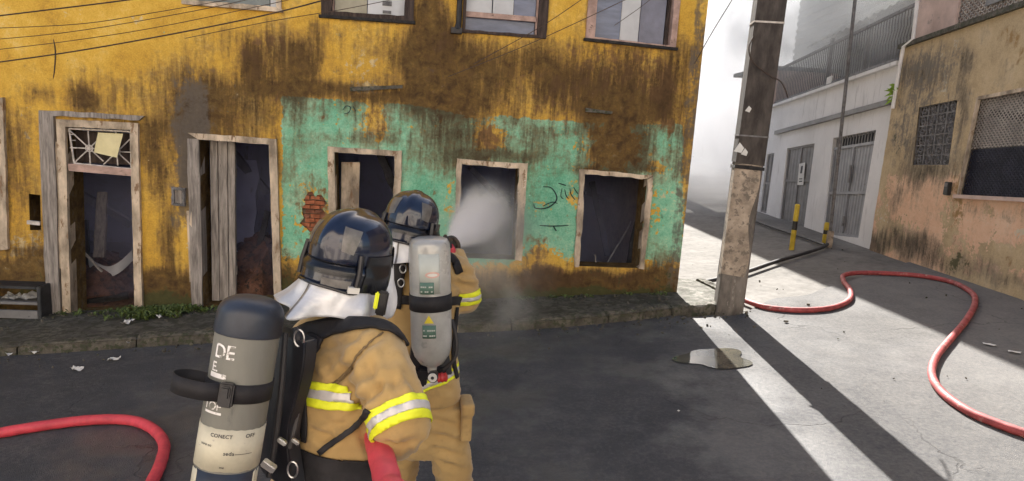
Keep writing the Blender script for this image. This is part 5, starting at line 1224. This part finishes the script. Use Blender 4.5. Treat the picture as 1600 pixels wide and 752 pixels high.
# ---- the nearer firefighter
PB = [(at(552, 484, 1.97), .075, .075), (at(548, 506, 1.955), .165, .105), (at(546, 545, 1.935), .205, .145), (at(537, 610, 1.905), .20, .150), (at(524, 690, 1.875), .185, .145), (at(516, 760, 1.86), .20, .155), (at(514, 805, 1.86), .21, .16)]
fB = Vector((math.sin(R(38)), math.cos(R(38)), 0)); rB = Vector((fB.y, -fB.x, 0))
pel = PB[-1][0]; zB = zg(pel.x)
def legp(c, s, kf, af, r_, f_): 
    h0 = c+r_*s*.095; return [Vector((h0.x, h0.y, .86)), Vector((h0.x, h0.y, .47))+f_*kf+r_*s*.03, Vector((h0.x, h0.y, 0))+f_*af+r_*s*.05+UP*(zg(h0.x)+.12)]
SB = dict(az=38, head_az=26, spine=PB, head=at(550, 395, 2.02), armR=[at(585, 553, 1.79), at(628, 664, 1.665), at(589, 648, 1.93)], armL=[at(486, 545, 2.09), at(520, 655, 2.26), at(577, 640, 2.14)],
    radR=(.088, .081, .064), radL=(.088, .078, .06), legR=legp(pel, 1, .02, -.12, rB, fB), legL=legp(pel, -1, .16, .16, rB, fB), radLeg=(.115, .09, .082), seat=[(PB[4][0], .19, .15), (PB[5][0], .19, .15), (Vector((pel.x, pel.y, .86)), .19, .15), (Vector((pel.x, pel.y, .78)), .15, .12)],
    creases=[(515, 604, 545, 578, 7, .010), (545, 578, 560, 555, 7, .010), (560, 555, 598, 522, 7, .009), (556, 640, 590, 606, 7, .014), (590, 606, 600, 590, 6, .008), (505, 560, 520, 592, 8, .006), (486, 650, 540, 664, 7, .008), (486, 672, 520, 688, 7, .009), (500, 690, 566, 640, 7, .006), (600, 600, 640, 590, 10, .006), (610, 700, 655, 690, 7, .010), (585, 575, 612, 640, 12, .006), (640, 560, 655, 620, 9, .005), (560, 660, 585, 720, 7, .006), (575, 560, 596, 650, 8, .006), (598, 540, 632, 640, 9, .006), (618, 560, 650, 612, 6, .005), (590, 690, 640, 704, 5, .009), (602, 684, 622, 700, 5, .007), (486, 640, 556, 652, 5, .007), (500, 545, 560, 530, 6, .005), (486, 575, 505, 600, 6, .006)],
    helmet=(at(549, 392, 2.02), 24, -6, 7), curtain=(.098, .046, Vector((-.022, -.01, 0)), 1.7), seed=2, amp=.003, label='nearer firefighter in tan jacket, seen from behind with the navy helmet larger in the picture')
perB, jB, tB, fB, rB, hB = make_person(SB)
b0, b1 = SB['armR'][0], SB['armR'][1]; ax = (b1-b0).normalized(); mid = at(630, 650, 1.66); tm_ = (mid-b0).dot(ax); base = b0+ax*(tm_-.030)
ax2 = (ax+Vector((-.05, 0, 0))).normalized()
slab(jB, [base, base+ax*.019, base+ax*.040, base+ax*.060], ax2, lambda c: seg_d(c, b0, b1)[0] < .115 and (c-b0).dot(ax) > .12 and (c-SB['armR'][2]).length > .19, .005, [M['hiviz'], M['silvertape'], M['hiviz']], 'sleeve_band', perB)
tax = (PB[2][0]-PB[4][0]).normalized(); n_ = (tax+Vector((-.10, .0, 0))).normalized(); cb0 = at(523, 634, 1.78); 
def tor(c): return seg_d(c, b0, b1)[0] > .104 and seg_d(c, SB['armR'][1], SB['armR'][2])[0] > .09 and seg_d(c, SB['armL'][0], SB['armL'][1])[0] > .1 and seg_d(c, SB['armL'][1], SB['armL'][2])[0] > .08
slab(jB, [cb0, cb0+n_*.022, cb0+n_*.048, cb0+n_*.068], n_, tor, .005, [M['hiviz'], M['silvertape'], M['hiviz']], 'chest_band', perB)
bvB0 = bvh_of(jB)
for pl in ([(512, 606), (530, 594), (545, 578), (558, 556), (576, 536), (598, 520)], [(520, 604), (538, 592), (552, 576)]): drape(bvB0, pl, .004, .0025, 'seam', M['seam'], perB, .002, nx=2)
# small white label on the helmet rim
mb = MB(); mb.add(*spatch([(math.pi-1.02, -.088), (math.pi-.80, -.088), (math.pi-.80, -.108), (math.pi-1.02, -.108)], .016, 6, 3)); lb = mb.build('size_label', M['paper'], hB, smooth=True)

# ---- the farther firefighter
PA = [(at(650, 374, 2.90), .075, .075), (at(650, 396, 2.90), .165, .105), (at(650, 440, 2.92), .198, .150), (at(652, 500, 2.93), .19, .150), (at(656, 555, 2.93), .175, .140), (at(657, 605, 2.93), .19, .150), (at(657, 622, 2.93), .192, .152)]
fA = Vector((math.sin(R(-12)), math.cos(R(-12)), 0)); rA = Vector((fA.y, -fA.x, 0)); pelA = at(658, 655, 2.94)
hipR = at(693, 645, 2.93); hipL = at(630, 645, 2.98)
SA = dict(az=-12, head_az=4, spine=PA, head=at(645, 350, 2.86), armR=[at(712, 424, 2.97), at(727, 468, 3.04), at(712, 404, 3.27)], armL=[at(592, 430, 2.98), at(600, 480, 3.15), at(690, 425, 3.3)],
    radR=(.078, .074, .06), radL=(.078, .07, .058), legR=[hipR, at(712, 775, 2.95), Vector((at(712, 775, 2.95).x, 2.9, zg(-.25)+.13))], legL=[hipL, at(622, 775, 3.18), Vector((at(622, 775, 3.18).x, 3.25, zg(-.5)+.13))], radLeg=(.112, .088, .08),
    seat=[(PA[5][0], .18, .145), (pelA, .185, .15), (at(658, 690, 2.94), .17, .14), (at(658, 705, 2.94), .14, .11)],
    creases=[(690, 520, 715, 500, 5, .006), (700, 440, 748, 452, 5, .010), (712, 425, 742, 430, 5, .008), (704, 415, 725, 400, 5, .006), (668, 605, 715, 612, 5, .006)],
    tcreases=[(668, 655, 720, 668, 5, .010), (672, 680, 726, 692, 5, .011), (676, 700, 722, 716, 5, .010), (690, 640, 728, 634, 5, .008), (692, 722, 725, 735, 5, .008), (700, 620, 735, 640, 5, .008)],
    helmet=(at(643, 345, 2.84), 0, -8, 10), curtain=(.10, .035, Vector((0, 0, 0)), .4), seed=9, amp=.0035, label='farther firefighter in tan gear aiming the water spray at the window')
perA, jA, tA, fA, rA, hA = make_person(SA)
a0, a1 = SA['armR'][0], SA['armR'][1]; axA = Vector((.04, 0, -1)).normalized(); mA = at(724, 452, 3.0)
slab(jA, [mA, mA+axA*.022, mA+axA*.042, mA+axA*.064], axA, lambda c: seg_d(c, a0, a1)[0] < .10 and seg_d(c, a1, SA['armR'][2])[0] > .03 and c.x > at(704, 460, 2.95).x, .005, [M['hiviz'], M['silvertape'], M['hiviz']], 'sleeve_band', perA)
nh = Vector((-.34, 0, .94)).normalized(); hb_ = at(690, 606, 2.78)
slab(jA, [hb_, hb_+nh*.014, hb_+nh*.034, hb_+nh*.048], nh, lambda c: c.z < at(690, 560, 2.9).z, .005, [M['hiviz'], M['silvertape'], M['hiviz']], 'hem_band', perA)
# thigh pocket
mb = MB(); c = at(727, 655, 2.90); q = Matrix.Rotation(-R(-12), 3, 'Z'); mb.box(c, (.05, .13, .17), q); mb.box(c+Vector((.004, -.005, .075)), (.06, .14, .055), q); mobj(organic(mb, .009, 4, 'thigh_pocket'), 'thigh_pocket', M['cloth'], perA)

# ---- breathing sets
def frame_of(top, bot):
    k = (top-bot).normalized(); c = (top+bot)/2; y = (c-CAM); y = (y-k*y.dot(k)).normalized(); x = y.cross(k)
    Mx = Matrix((x, y, k)).transposed().to_4x4(); Mx.translation = bot; return Mx, (top-bot).length
def text2d(body, size, spacing=1.0):
    cu = bpy.data.curves.new('lettering', 'FONT'); cu.body = body; cu.size = size; cu.space_character = spacing; cu.resolution_u = 3; cu.offset = size*.012
    o = bpy.data.objects.new('lettering', cu); COL.objects.link(o); dg = bpy.context.evaluated_depsgraph_get(); me = bpy.data.meshes.new_from_object(o.evaluated_get(dg))
    V = [(v.co.x, v.co.y) for v in me.vertices]; F = [list(p.vertices) for p in me.polygons]; bpy.data.objects.remove(o); bpy.data.curves.remove(cu); bpy.data.meshes.remove(me); return V, F
def wrap(Mx, V, F, r, th0, z0, mb, rot=0):
    cr, sr = math.cos(rot), math.sin(rot); vs = []
    for x, y in V:
        x, y = x*cr-y*sr, x*sr+y*cr; th = th0+x/r; vs.append(Mx @ Vector((r*math.cos(th), r*math.sin(th), z0+y)))
    mb.add(vs, F)
def rect(x0, y0, x1, y1, n=8):
    V = [(x0+(x1-x0)*i/n, y) for y in (y0, y1) for i in range(n+1)]; return V, [(i, i+1, n+2+i, n+1+i) for i in range(n)]
def ringband(Mx, r, z0, z1, mat, name, parent, rag=0, n=48, th0=0, th1=2*math.pi, thick=.002):
    mb = MB(); vs = []
    for i in range(n+1):
        th = th0+(th1-th0)*i/n
        for z in (z0+random.uniform(-rag, rag), z1+random.uniform(-rag, rag)): vs.append(Mx @ Vector((r*math.cos(th), r*math.sin(th), z)))
    mb.add(vs, [(2*i, 2*i+2, 2*i+3, 2*i+1) for i in range(n)]); o = mb.build(name, mat, None, smooth=True); adopt(o, parent); o.modifiers.new('t', 'SOLIDIFY').thickness = thick
    return o
HP = -math.pi/2
# nearer set
setB = empty('breathing_set', tuple(at(430, 620, 1.75)), label='grey air cylinder with navy cap on the back of the nearer firefighter', cat='breathing set')
ctop, cbot = at(397, 462, 1.645), at(345, 782, 1.565); MxB, LB = frame_of(ctop, cbot); rc = .080
def zB_(py): return LB*(782-py)/(782-462)
mb = MB(); mb.lathe([(.02, -.03), (.03, .0), (.062, .03), (rc-.004, .06), (rc, .085), (rc, zB_(520))], 40, M=MxB); cyl = adopt(mb.build('cylinder', M['tankgrey'], smooth=True), setB)
z1 = zB_(519); mb = MB(); pr = [(rc*.95, z1-.004), (rc+.003, z1-.001), (rc+.0045, z1+.006), (rc+.003, z1+.045)]+[( (rc+.003)*math.cos(t)**.62, z1+.045+(LB-z1-.045)*math.sin(t)) for t in np.linspace(.15, 1.45, 9)]; mb.lathe(pr, 40, M=MxB); adopt(mb.build('rubber_cap', M['rubbernavy'], smooth=True), setB)
ringband(MxB, rc+.0012, zB_(719), zB_(656), M['cream'], 'cream_label', setB, .0015)
for a in (HP-1.35, HP+1.0): ringband(MxB, rc+.001, zB_(756), zB_(724), M['cream'], 'white_edge_strip', setB, .004, 8, a-.02, a+.38)
ringband(MxB, rc+.0006, zB_(790), zB_(722), M['rubbernavy'], 'lower_band', setB)
for body, sz, th, z in (('DE', .050, HP-1.02, zB_(553)), ('E.', .034, HP-1.05, zB_(574)), ('TOF', .030, HP-1.12, zB_(630))):
    mb = MB(); V, F = text2d(body, sz, .95); wrap(MxB, V, F, rc+.0009, th, z, mb); adopt(mb.build('white_lettering', M['whiteink']), setB)
for hh, th, z in ((.012, -1.08, zB_(583)), (.006, -1.05, zB_(636))): mb = MB(); V, F = rect(0, 0, .052, hh); wrap(MxB, V, F, rc+.0009, HP+th, z, mb); adopt(mb.build('white_bar', M['whiteink']), setB)
for body, sz, th, z in (('CONECT', .013, HP-.62, zB_(668)), ('OFF', .014, HP+.42, zB_(667)), ('seda', .014, HP-.15, zB_(693)), ('ouro co', .010, HP-.95, zB_(683)), ('me', .009, HP-.2, zB_(713))):
    mb = MB(); V, F = text2d(body, sz, 1.05); wrap(MxB, V, F, rc+.0028, th, z, mb); adopt(mb.build('handwriting', M['ink']), setB)
mb = MB(); V, F = rect(0, 0, .045, .0012); wrap(MxB, V, F, rc+.0028, HP+.18, zB_(692), mb); adopt(mb.build('pen_line', M['ink']), setB)
# strap round the cylinder with its loose loop and buckle
ringband(MxB, rc+.004, zB_(616), zB_(588), M['webbing'], 'cylinder_strap', setB, 0, 48, thick=.003)
mb = MB(); zc = zB_(600); ax3 = MxB.to_3x3(); P = []
for x, y in ((-.045, -.075), (-.080, -.085), (-.125, -.075), (-.150, -.050), (-.152, -.020), (-.130, .005), (-.100, .010), (-.072, .0)): P.append(MxB @ Vector((x, y, zc-.004-.03*(-.152-x)/.15*0)))
P = spline(P, 6); vs = []
for i, p in enumerate(P):
    for e in (-.022, .022): vs.append(p+ax3.col[2]*(e+.012*math.sin(i/len(P)*3.1)))
mb.add(vs, [(2*i, 2*i+2, 2*i+3, 2*i+1) for i in range(len(P)-1)]); o = mb.build('strap_loop', M['webbing'], None, smooth=True); adopt(o, setB); o.modifiers.new('t', 'SOLIDIFY').thickness = .004
mb = MB(); mb.box((0, 0, 0), (.036, .016, .062)); mb.box((0, -.01, .008), (.022, .010, .03)); bk = mb.build('buckle', M['plastic'], None, bevel=.004); adopt(bk, setB); q = MxB @ Matrix.Translation((rc+.010)*Vector((math.cos(HP-.30), math.sin(HP-.30), 0))+Vector((0, 0, zc-.004))) @ Matrix.Rotation(-.30, 4, 'Z'); bk.matrix_basis = q
# back plate, harness
bv = bvh_of(jB); fb3 = Matrix((rB, fB, UP)).transposed()
mb = MB(); P0 = at(452, 520, 1.80); P1 = at(436, 742, 1.735); k = 12; rings = []
for i in range(k+1):
    g_ = i/k; c = P0.lerp(P1, g_)-fB*.015*math.sin(g_*3.1); wdt = .085+.02*math.sin(g_*6.2+.5); rings.append([c+rB*x*wdt+fB*y for x, y in ((-1, -.012), (-.3, -.030), (.3, -.030), (1, -.012), (1, .03), (-1, .03))])
mb.loft(rings); adopt(mb.build('back_plate', M['plastic'], smooth=True, bevel=.004), setB)
mb = MB()
for (pts, r_) in (([(462, 512, 1.77), (470, 560, 1.74), (466, 640, 1.73), (452, 700, 1.70)], .011), ([(446, 520, 1.74), (440, 600, 1.70), (430, 690, 1.69), (420, 745, 1.68)], .009)):
    mb.tube(spline([at(*p) for p in pts], 6), r_, 8)
    adopt(mb.build('air_hose', M['blackhose'], smooth=True), setB); mb = MB()
for (x, y, Y) in ((458, 733, 1.68), (468, 528, 1.74)):
    c = at(x, y, Y); mb = MB(); mb.tube([c+Vector((.014*math.cos(t), -.004, .024*math.sin(t))) for t in np.linspace(0, 2*math.pi, 15)], .003, 6, False); adopt(mb.build('buckle_ring', M['steel'], smooth=True), setB)
for (x, y, Y, s) in ((420, 728, 1.60, .02), (441, 690, 1.66, .014), (462, 690, 1.68, .012)):
    c = at(x, y, Y); mb = MB(); mb.box(c, (s*2, s, s), Matrix.Rotation(.6, 3, 'Y')); adopt(mb.build('buckle_plate', M['steel'], bevel=.003), setB)
drape(bv, [(446, 536), (474, 525), (508, 516), (546, 509), (584, 508), (614, 517), (637, 540)], [.07, .08, .075, .06, .05, .045, .04], .008, 'shoulder_strap', M['webbing'], setB, .008)
drape(bv, [(478, 520), (476, 560), (477, 620), (478, 690)], .022, .008, 'side_strap', M['webbing'], setB, .005)
drape(bv, [(505, 538), (488, 530), (470, 540), (462, 560)], .03, .012, 'strap_pad', M['webbing'], setB, .01)
drape(bv, [(500, 706), (530, 686), (556, 664), (576, 640)], .018, .007, 'waist_strap', M['webbing'], setB, .004)
wb0 = at(520, 764, 1.74); slab(jB, [wb0, wb0+tax*.105], (tax+Vector((.02, 0, 0))).normalized(), tor, .012, [M['webbing']], 'waist_belt', setB, .006)

for (x, y, Y, sz, m, nm) in ((597, 474, 1.90, (.030, .02, .075), 'plastic', 'regulator_tube'), (588, 470, 1.885, (.012, .012, .055), 'hiviz', 'yellow_tab')):
    mb = MB(); mb.box(at(x, y, Y), sz, Matrix.Rotation(.15, 3, 'Y')); adopt(mb.build(nm, M[m], bevel=.004), setB)
# farther set
setA = empty('breathing_set', tuple(at(672, 500, 2.75)), label='silver air cylinder with green labels on the back of the farther firefighter', cat='breathing set')
ctop, cbot = at(671, 371, 2.655), at(675, 572, 2.64); MxA, LA = frame_of(ctop, cbot); ra = .086
def zA_(py): return LA*(572-py)/(572-371)
mb = MB(); mb.lathe([(.018, -.03), (.022, .0), (.05, .014), (ra-.012, .05), (ra-.002, .085), (ra, .11), (ra, LA-.05), (ra-.003, LA-.025), (ra-.012, LA-.008), (ra-.03, LA), (.02, LA+.002)], 40, M=MxA); adopt(mb.build('cylinder', M['tanksilver'], smooth=True), setA)
ringband(MxA, ra+.003, zA_(480), zA_(456), M['webbing'], 'cylinder_strap', setA, thick=.003)
for nm, mt, shp in (('pale_label', 'palelabel', [(-.55, .45, 452, 392)]), ('green_label', 'greenink', [(-.50, .16, 452, 434), (-.42, .22, 519, 499)])):
    for a, b, p0, p1 in shp: ringband(MxA, ra+(.001 if mt == 'palelabel' else .002), zA_(p0), zA_(p1), M[mt], nm, setA, 0, 16, HP+a, HP+b, .0004)
for (a, p0, s) in ((-.46, 449, '= == ='), (-.46, 442, '=== =='), (-.38, 516, '== ==='), (-.38, 508, '= ====')):
    x = 0; mb = MB()
    for ch in s:
        if ch == '=': V, F = rect(x, 0, x+.007, .006, 2); wrap(MxA, V, F, ra+.0032, HP+a, zA_(p0), mb)
        x += .0085
    adopt(mb.build('label_print', M['palelabel']), setA)
mb = MB(); V = [(0, 0)]+[(.030*math.cos(t), .013*math.sin(t)) for t in np.linspace(0, 2*math.pi, 21)]; wrap(MxA, V, [(0, i, i+1) for i in range(1, 21)], ra+.0022, HP+.10, zA_(423), mb); adopt(mb.build('oval_label', M['pinkink']), setA)
mb = MB(); V = [(0, 0)]+[(.021*math.cos(t), .0065*math.sin(t)) for t in np.linspace(0, 2*math.pi, 21)]; wrap(MxA, V, [(0, i, i+1) for i in range(1, 21)], ra+.0032, HP+.10, zA_(423), mb); adopt(mb.build('oval_print', M['paper']), setA)
mb = MB(); wrap(MxA, [(-.02, 0), (.02, 0), (.0, .034)], [(0, 1, 2)], ra+.0022, HP-.10, zA_(496), mb); adopt(mb.build('warning_triangle', M['yellowlabel']), setA)
c = at(676, 590, 2.60); mb = MB(); mb.tube([c+Vector((0, .0, 0)), c+Vector((0, .03, 0))], .024, 20); adopt(mb.build('gauge_body', M['plastic'], smooth=True), setA)
mb = MB(); mb.tube([c+Vector((0, -.006, 0)), c+Vector((0, .0, 0))], .019, 20); adopt(mb.build('gauge_face', M['paper']), setA)
mb = MB(); mb.tube([c+Vector((0, -.0085, 0)), c+Vector((0, -.007, 0))], .007, 12); adopt(mb.build('gauge_needle', M['ink']), setA)
c = at(691, 590, 2.62); mb = MB(); mb.lathe([(.012, -.022), (.021, -.018), (.018, -.008), (.022, 0), (.018, .008), (.021, .016), (.012, .022)], 14, M=Matrix.Translation(c) @ Matrix.Rotation(R(80), 4, 'Y')); adopt(mb.build('valve_knob', M['redknob'], smooth=True), setA)
mb = MB(); c = at(676, 583, 2.68); mb.box(c, (.12, .06, .045)); mb.box(c+Vector((-.05, .01, -.03)), (.05, .06, .06)); adopt(mb.build('valve_block', M['plastic'], bevel=.008), setA)
bvA = bvh_of(jA)
mb = MB(); P0 = at(668, 385, 2.765); P1 = at(672, 585, 2.755); rings = []
for i in range(11):
    g_ = i/10; c = P0.lerp(P1, g_); wdt = .10-.03*math.sin(g_*3.1); rings.append([c+rA*x*wdt+fA*y for x, y in ((-1, -.01), (-.3, -.025), (.3, -.025), (1, -.01), (1, .035), (-1, .035))])
mb.loft(rings); adopt(mb.build('back_plate', M['plastic'], smooth=True, bevel=.004), setA)
for pix, wd in (([(640, 378), (628, 400), (622, 440), (618, 480)], .055), ([(690, 395), (706, 405), (716, 425)], .04), ([(612, 466), (640, 468), (700, 470), (716, 470)], .04), ([(712, 480), (708, 520), (706, 560), (712, 590)], .022)):
    drape(bvA, pix, wd, .010, 'harness_strap', M['webbing'], setA, .008)
for (x, y) in ((630, 420), (627, 442)):
    c = at(x, y, 2.72); mb = MB(); mb.tube([c+Vector((.014*math.cos(t), -.004, .018*math.sin(t))) for t in np.linspace(0, 2*math.pi, 15)], .0035, 6, False); adopt(mb.build('buckle_ring', M['steel'], smooth=True), setA)
mb = MB(); mb.tube(spline([at(706, 500, 2.72), at(713, 530, 2.68), at(710, 560, 2.66), at(690, 580, 2.66)], 6), .009, 8); adopt(mb.build('air_hose', M['blackhose'], smooth=True), setA)

# ---- nozzle, the hose in their hands, gloves
NZ = at(703, 382, 3.36); TGT = at(764, 322, 7.9); nd = (TGT-NZ).normalized()
Mn = nd.to_track_quat('Z', 'Y').to_matrix().to_4x4(); Mn.translation = NZ
noz = empty('hose_nozzle', tuple(NZ), label='black hose nozzle held at shoulder height by the farther firefighter', cat='nozzle')
mb = MB(); mb.lathe([(.022, -.16), (.026, -.15), (.026, -.05), (.022, -.045), (.03, .0), (.036, .05), (.036, .07), (.028, .075)], 20, M=Mn); adopt(mb.build('barrel', M['plastic'], smooth=True), noz)
mb = MB(); mb.lathe([(.037, .045), (.041, .048), (.041, .068), (.037, .072)], 20, M=Mn); adopt(mb.build('bumper_ring', M['blackgloss'], smooth=True), noz)
mb = MB(); x3 = Mn.to_3x3().col[0]; q = NZ-nd*.05
mb.tube(spline([q+x3*.03-UP*0, q+UP*.045+x3*.025, q+UP*.05-nd*.05+x3*.01, q+UP*.03-nd*.08], 5), .007, 8); adopt(mb.build('bale_handle', M['plastic'], smooth=True), noz)
hp = [NZ-nd*.14, at(700, 405, 3.24), at(672, 470, 3.28), at(632, 570, 3.22), at(600, 640, 2.75), at(586, 652, 2.3), at(581, 655, 1.96), at(592, 700, 1.66), at(606, 755, 1.47), at(622, 850, 1.34)]
e = hp[-1]; hp += [Vector((e.x+.02, e.y-.25, .35)), Vector((e.x-.05, e.y-.7, zg(e.x)+.05)), Vector((e.x-.5, e.y-1.6, zg(e.x-.5)+.036)), Vector((e.x-1.6, e.y-2.0, zg(e.x-1.6)+.036))]
hose(None, .0345, 'red fire hose held under the arm of the nearer firefighter and leading to the nozzle', 'hose', pts=hp)
def gl(p, prev, nxt, arm, per): glove(p, (nxt-prev), arm-p, .034, per)
gl(hp[6]+Vector((0, .02, 0)), hp[5], hp[7], SB['armR'][1], perB); gl(hp[5], hp[4], hp[6], SB['armL'][1], perB)
gl(NZ-nd*.11, NZ-nd*.2, NZ, SA['armR'][1], perA); gl(hp[1].lerp(hp[2], .5), hp[1], hp[2], SA['armL'][1], perA)
# ================================================================== the houses across the street, behind the photographer
M['opp1'] = pmat('cream_house_paint', (.63, .575, .50), .85, var=.15, sc=1.5, bump=.2, bsc=20)
M['opp2'] = pmat('salmon_house_paint', (.60, .52, .45), .85, var=.15, sc=1.5, bump=.2, bsc=20)
for i, (x0, x1, h_, m, lb) in enumerate(((-16, -6.2, 7.6, 'opp1', 'cream two storey house across the street on the left'), (-6.18, 3.4, 8.2, 'opp2', 'salmon two storey house across the street behind the photographer'), (3.42, 13, 7.4, 'opp1', 'cream two storey house across the street on the right'))):
    c = (x0+x1)/2; e = thing('opposite_house', (c, -5.2, zg(c)), label=lb, cat='house', group='houses across the street')
    mb = MB(); mb.box((c, -8.2, h_/2-.4), (x1-x0, 6, h_+.8)); adopt(mb.build('wall', M[m]), e)
    mb = MB(); mb.box((c, -8.1, h_+.08), (x1-x0, 6.5, .16)); adopt(mb.build('roof', M['roofsheet']), e)
    for k in range(4):
        xx = x0+(k+.5)*(x1-x0)/4
        mb = MB(); mb.box((xx, -5.19, 1.1+SLOPE*xx), (1.0, .08, 2.2)); adopt(mb.build('door', M['greywood']), e)
        mb = MB(); mb.box((xx, -5.19, 5.0), (1.0, .08, 1.5)); adopt(mb.build('window', M['greyglass']), e)

# ================================================================== smoke and water
def vol(name, bounds, build, label=None):
    mb = MB(); (x0, y0, z0), (x1, y1, z1) = bounds
    mb.box(((x0+x1)/2, (y0+y1)/2, (z0+z1)/2), (x1-x0, y1-y0, z1-z0)); o = mb.build(name, M[name+'_m'] if name+'_m' in M else build)
    return tag(o, label, None, None, 'stuff')
def volmat(name, fn, color=(.9, .91, .93), aniso=.2):
    g = G(name); g.nt.nodes.remove(g.b); pv = g.nt.nodes.new('ShaderNodeVolumePrincipled'); g.nt.links.new(pv.outputs[0], g.out.inputs['Volume'])
    g.set(pv.inputs['Color'], color); g.set(pv.inputs['Anisotropy'], aniso); g.set(pv.inputs['Density'], fn(g)); return g.m
def sep(g, co):
    sp = g.nt.nodes.new('ShaderNodeSeparateXYZ'); g.nt.links.new(co, sp.inputs[0]); return sp.outputs
def alley_smoke(g):
    co = g.gen(); s = sep(g, co); n = g.noise(co, .42, 4, .6, .6)
    d = g.ss(.36, .72, n); d = g.math('ADD', d, .22); env = g.math('SUBTRACT', g.math('MULTIPLY', g.math('SUBTRACT', s[1], 13.2), .64), s[2])   # the smoke bank stays under the slant of the sun
    k = g.math('MAXIMUM', g.ss(0.0, 1.6, env), g.ss(5.2, 6.4, s[0])); k = g.math('MULTIPLY', k, g.ss(12.5, 19.5, s[1]))
    k = g.math('MULTIPLY', k, g.ss(14, 7, s[2])); return g.math('MULTIPLY', g.math('MULTIPLY', d, k), .20)
vol('alley_smoke', ((1.0, 12.5, -.9), (22, 41.5, 14)), volmat('drifting_white_smoke', alley_smoke, (.96, .962, .97), .05), 'white smoke filling the far end of the alley')
def terrace_smoke(g):
    co = g.gen(); s = sep(g, co); n = g.noise(co, .8, 4, .65, .8); d = g.ss(.38, .68, n)
    d = g.math('MULTIPLY', d, g.ss(3.2, 4.6, s[2])); d = g.math('MULTIPLY', d, g.ss(10.4, 12.2, s[1])); return g.math('MULTIPLY', d, .6)
vol('terrace_smoke', ((5.2, 10.4, 3.0), (7.9, 19.5, 7.6)), volmat('grey_terrace_smoke', terrace_smoke, (.74, .75, .75), .0), 'grey smoke drifting over the garage terrace')
o = vol('room_smoke', ((-5.2, .34, -.2), (2.85, 4.05, 2.48)), volmat('stale_room_smoke', lambda g: g.math('MULTIPLY', g.ss(.25, .7, g.noise(g.obj(), 1.1, 2, .5)), .65), (.66, .69, .95), 0), 'thin bluish smoke hanging inside the burnt rooms'); inhouse(o)
# the jet of water: a widening cone of mist along local +Z
L_ = (TGT-NZ).length; mb = MB(); mb.lathe([(.02, .07), (.09, .4)]+[(.10+.115*z, z) for z in np.linspace(.6, L_, 8)], 20)
def spray(g):
    co = g.obj(); s = sep(g, co); r = g.math('SQRT', g.math('ADD', g.math('MULTIPLY', s[0], s[0]), g.math('MULTIPLY', s[1], s[1])))
    rr = g.math('DIVIDE', r, g.math('ADD', g.math('MULTIPLY', s[2], .105), .035)); f = g.math('POWER', g.ss(1.0, .0, rr), 1.6)
    n = g.noise(g.scale(co, (7, 7, 1.1)), 1.5, 6, .68, .8); f = g.math('MULTIPLY', f, g.ss(.34, .70, n)); f = g.math('MULTIPLY', f, g.ss(L_, L_*.66, s[2]))
    fall = g.math('DIVIDE', 62.0, g.math('ADD', g.math('MULTIPLY', s[2], g.math('MULTIPLY', s[2], .55)), .35))
    return g.math('MULTIPLY', f, fall)
sp = mb.build('water_spray', volmat('water_mist', spray, (.97, .97, .98), .1)); sp.matrix_basis = Mn; tag(sp, 'white cone of water mist shooting from the nozzle to the window', None, None, 'stuff')
mb = MB(); rs = random.Random(3)
for k in range(2600):
    z = .08+abs(rs.random()**.8)*(L_-.1); sg = .008+.036*z; x, y = rs.gauss(0, sg), rs.gauss(0, sg); s = rs.uniform(.0012, .0032)*(1+.12*z); e = rs.uniform(2, 6)*s
    mb.add([(x-s, y-s*.6, z), (x+s, y-s*.6, z), (x, y+s, z), (x+x*.02, y+y*.02, z+e)], [(0, 2, 1), (0, 1, 3), (1, 2, 3), (2, 0, 3)])
dr = mb.build('spray_droplets', M['drop']); dr.matrix_basis = Mn; tag(dr, 'fine flying droplets within the water jet', None, None, 'stuff')
# mist rolling down from the window
def drift(g):
    co = g.gen(); s = sep(g, co); n = g.noise(co, 1.3, 4, .6, .5); d = g.ss(.36, .7, n)
    q = at(775, 400, 7.0); a = g.math('SUBTRACT', s[0], q.x+.0); a = g.math('MULTIPLY', a, 1.5); b = g.math('MULTIPLY', g.math('SUBTRACT', s[1], 6.2), .75); c = g.math('MULTIPLY', g.math('SUBTRACT', s[2], .75), 1.15)
    r = g.math('SQRT', g.math('ADD', g.math('MULTIPLY', a, a), g.math('ADD', g.math('MULTIPLY', b, b), g.math('MULTIPLY', c, c))))
    return g.math('MULTIPLY', g.math('MULTIPLY', d, g.ss(1.05, .15, r)), 1.5)
vol('drifting_mist', ((-1.2, 4.6, -.05), (1.3, 7.6, 1.9)), volmat('drifting_mist', drift, (.95, .95, .95), .2), 'faint mist drifting down in front of the second green window')
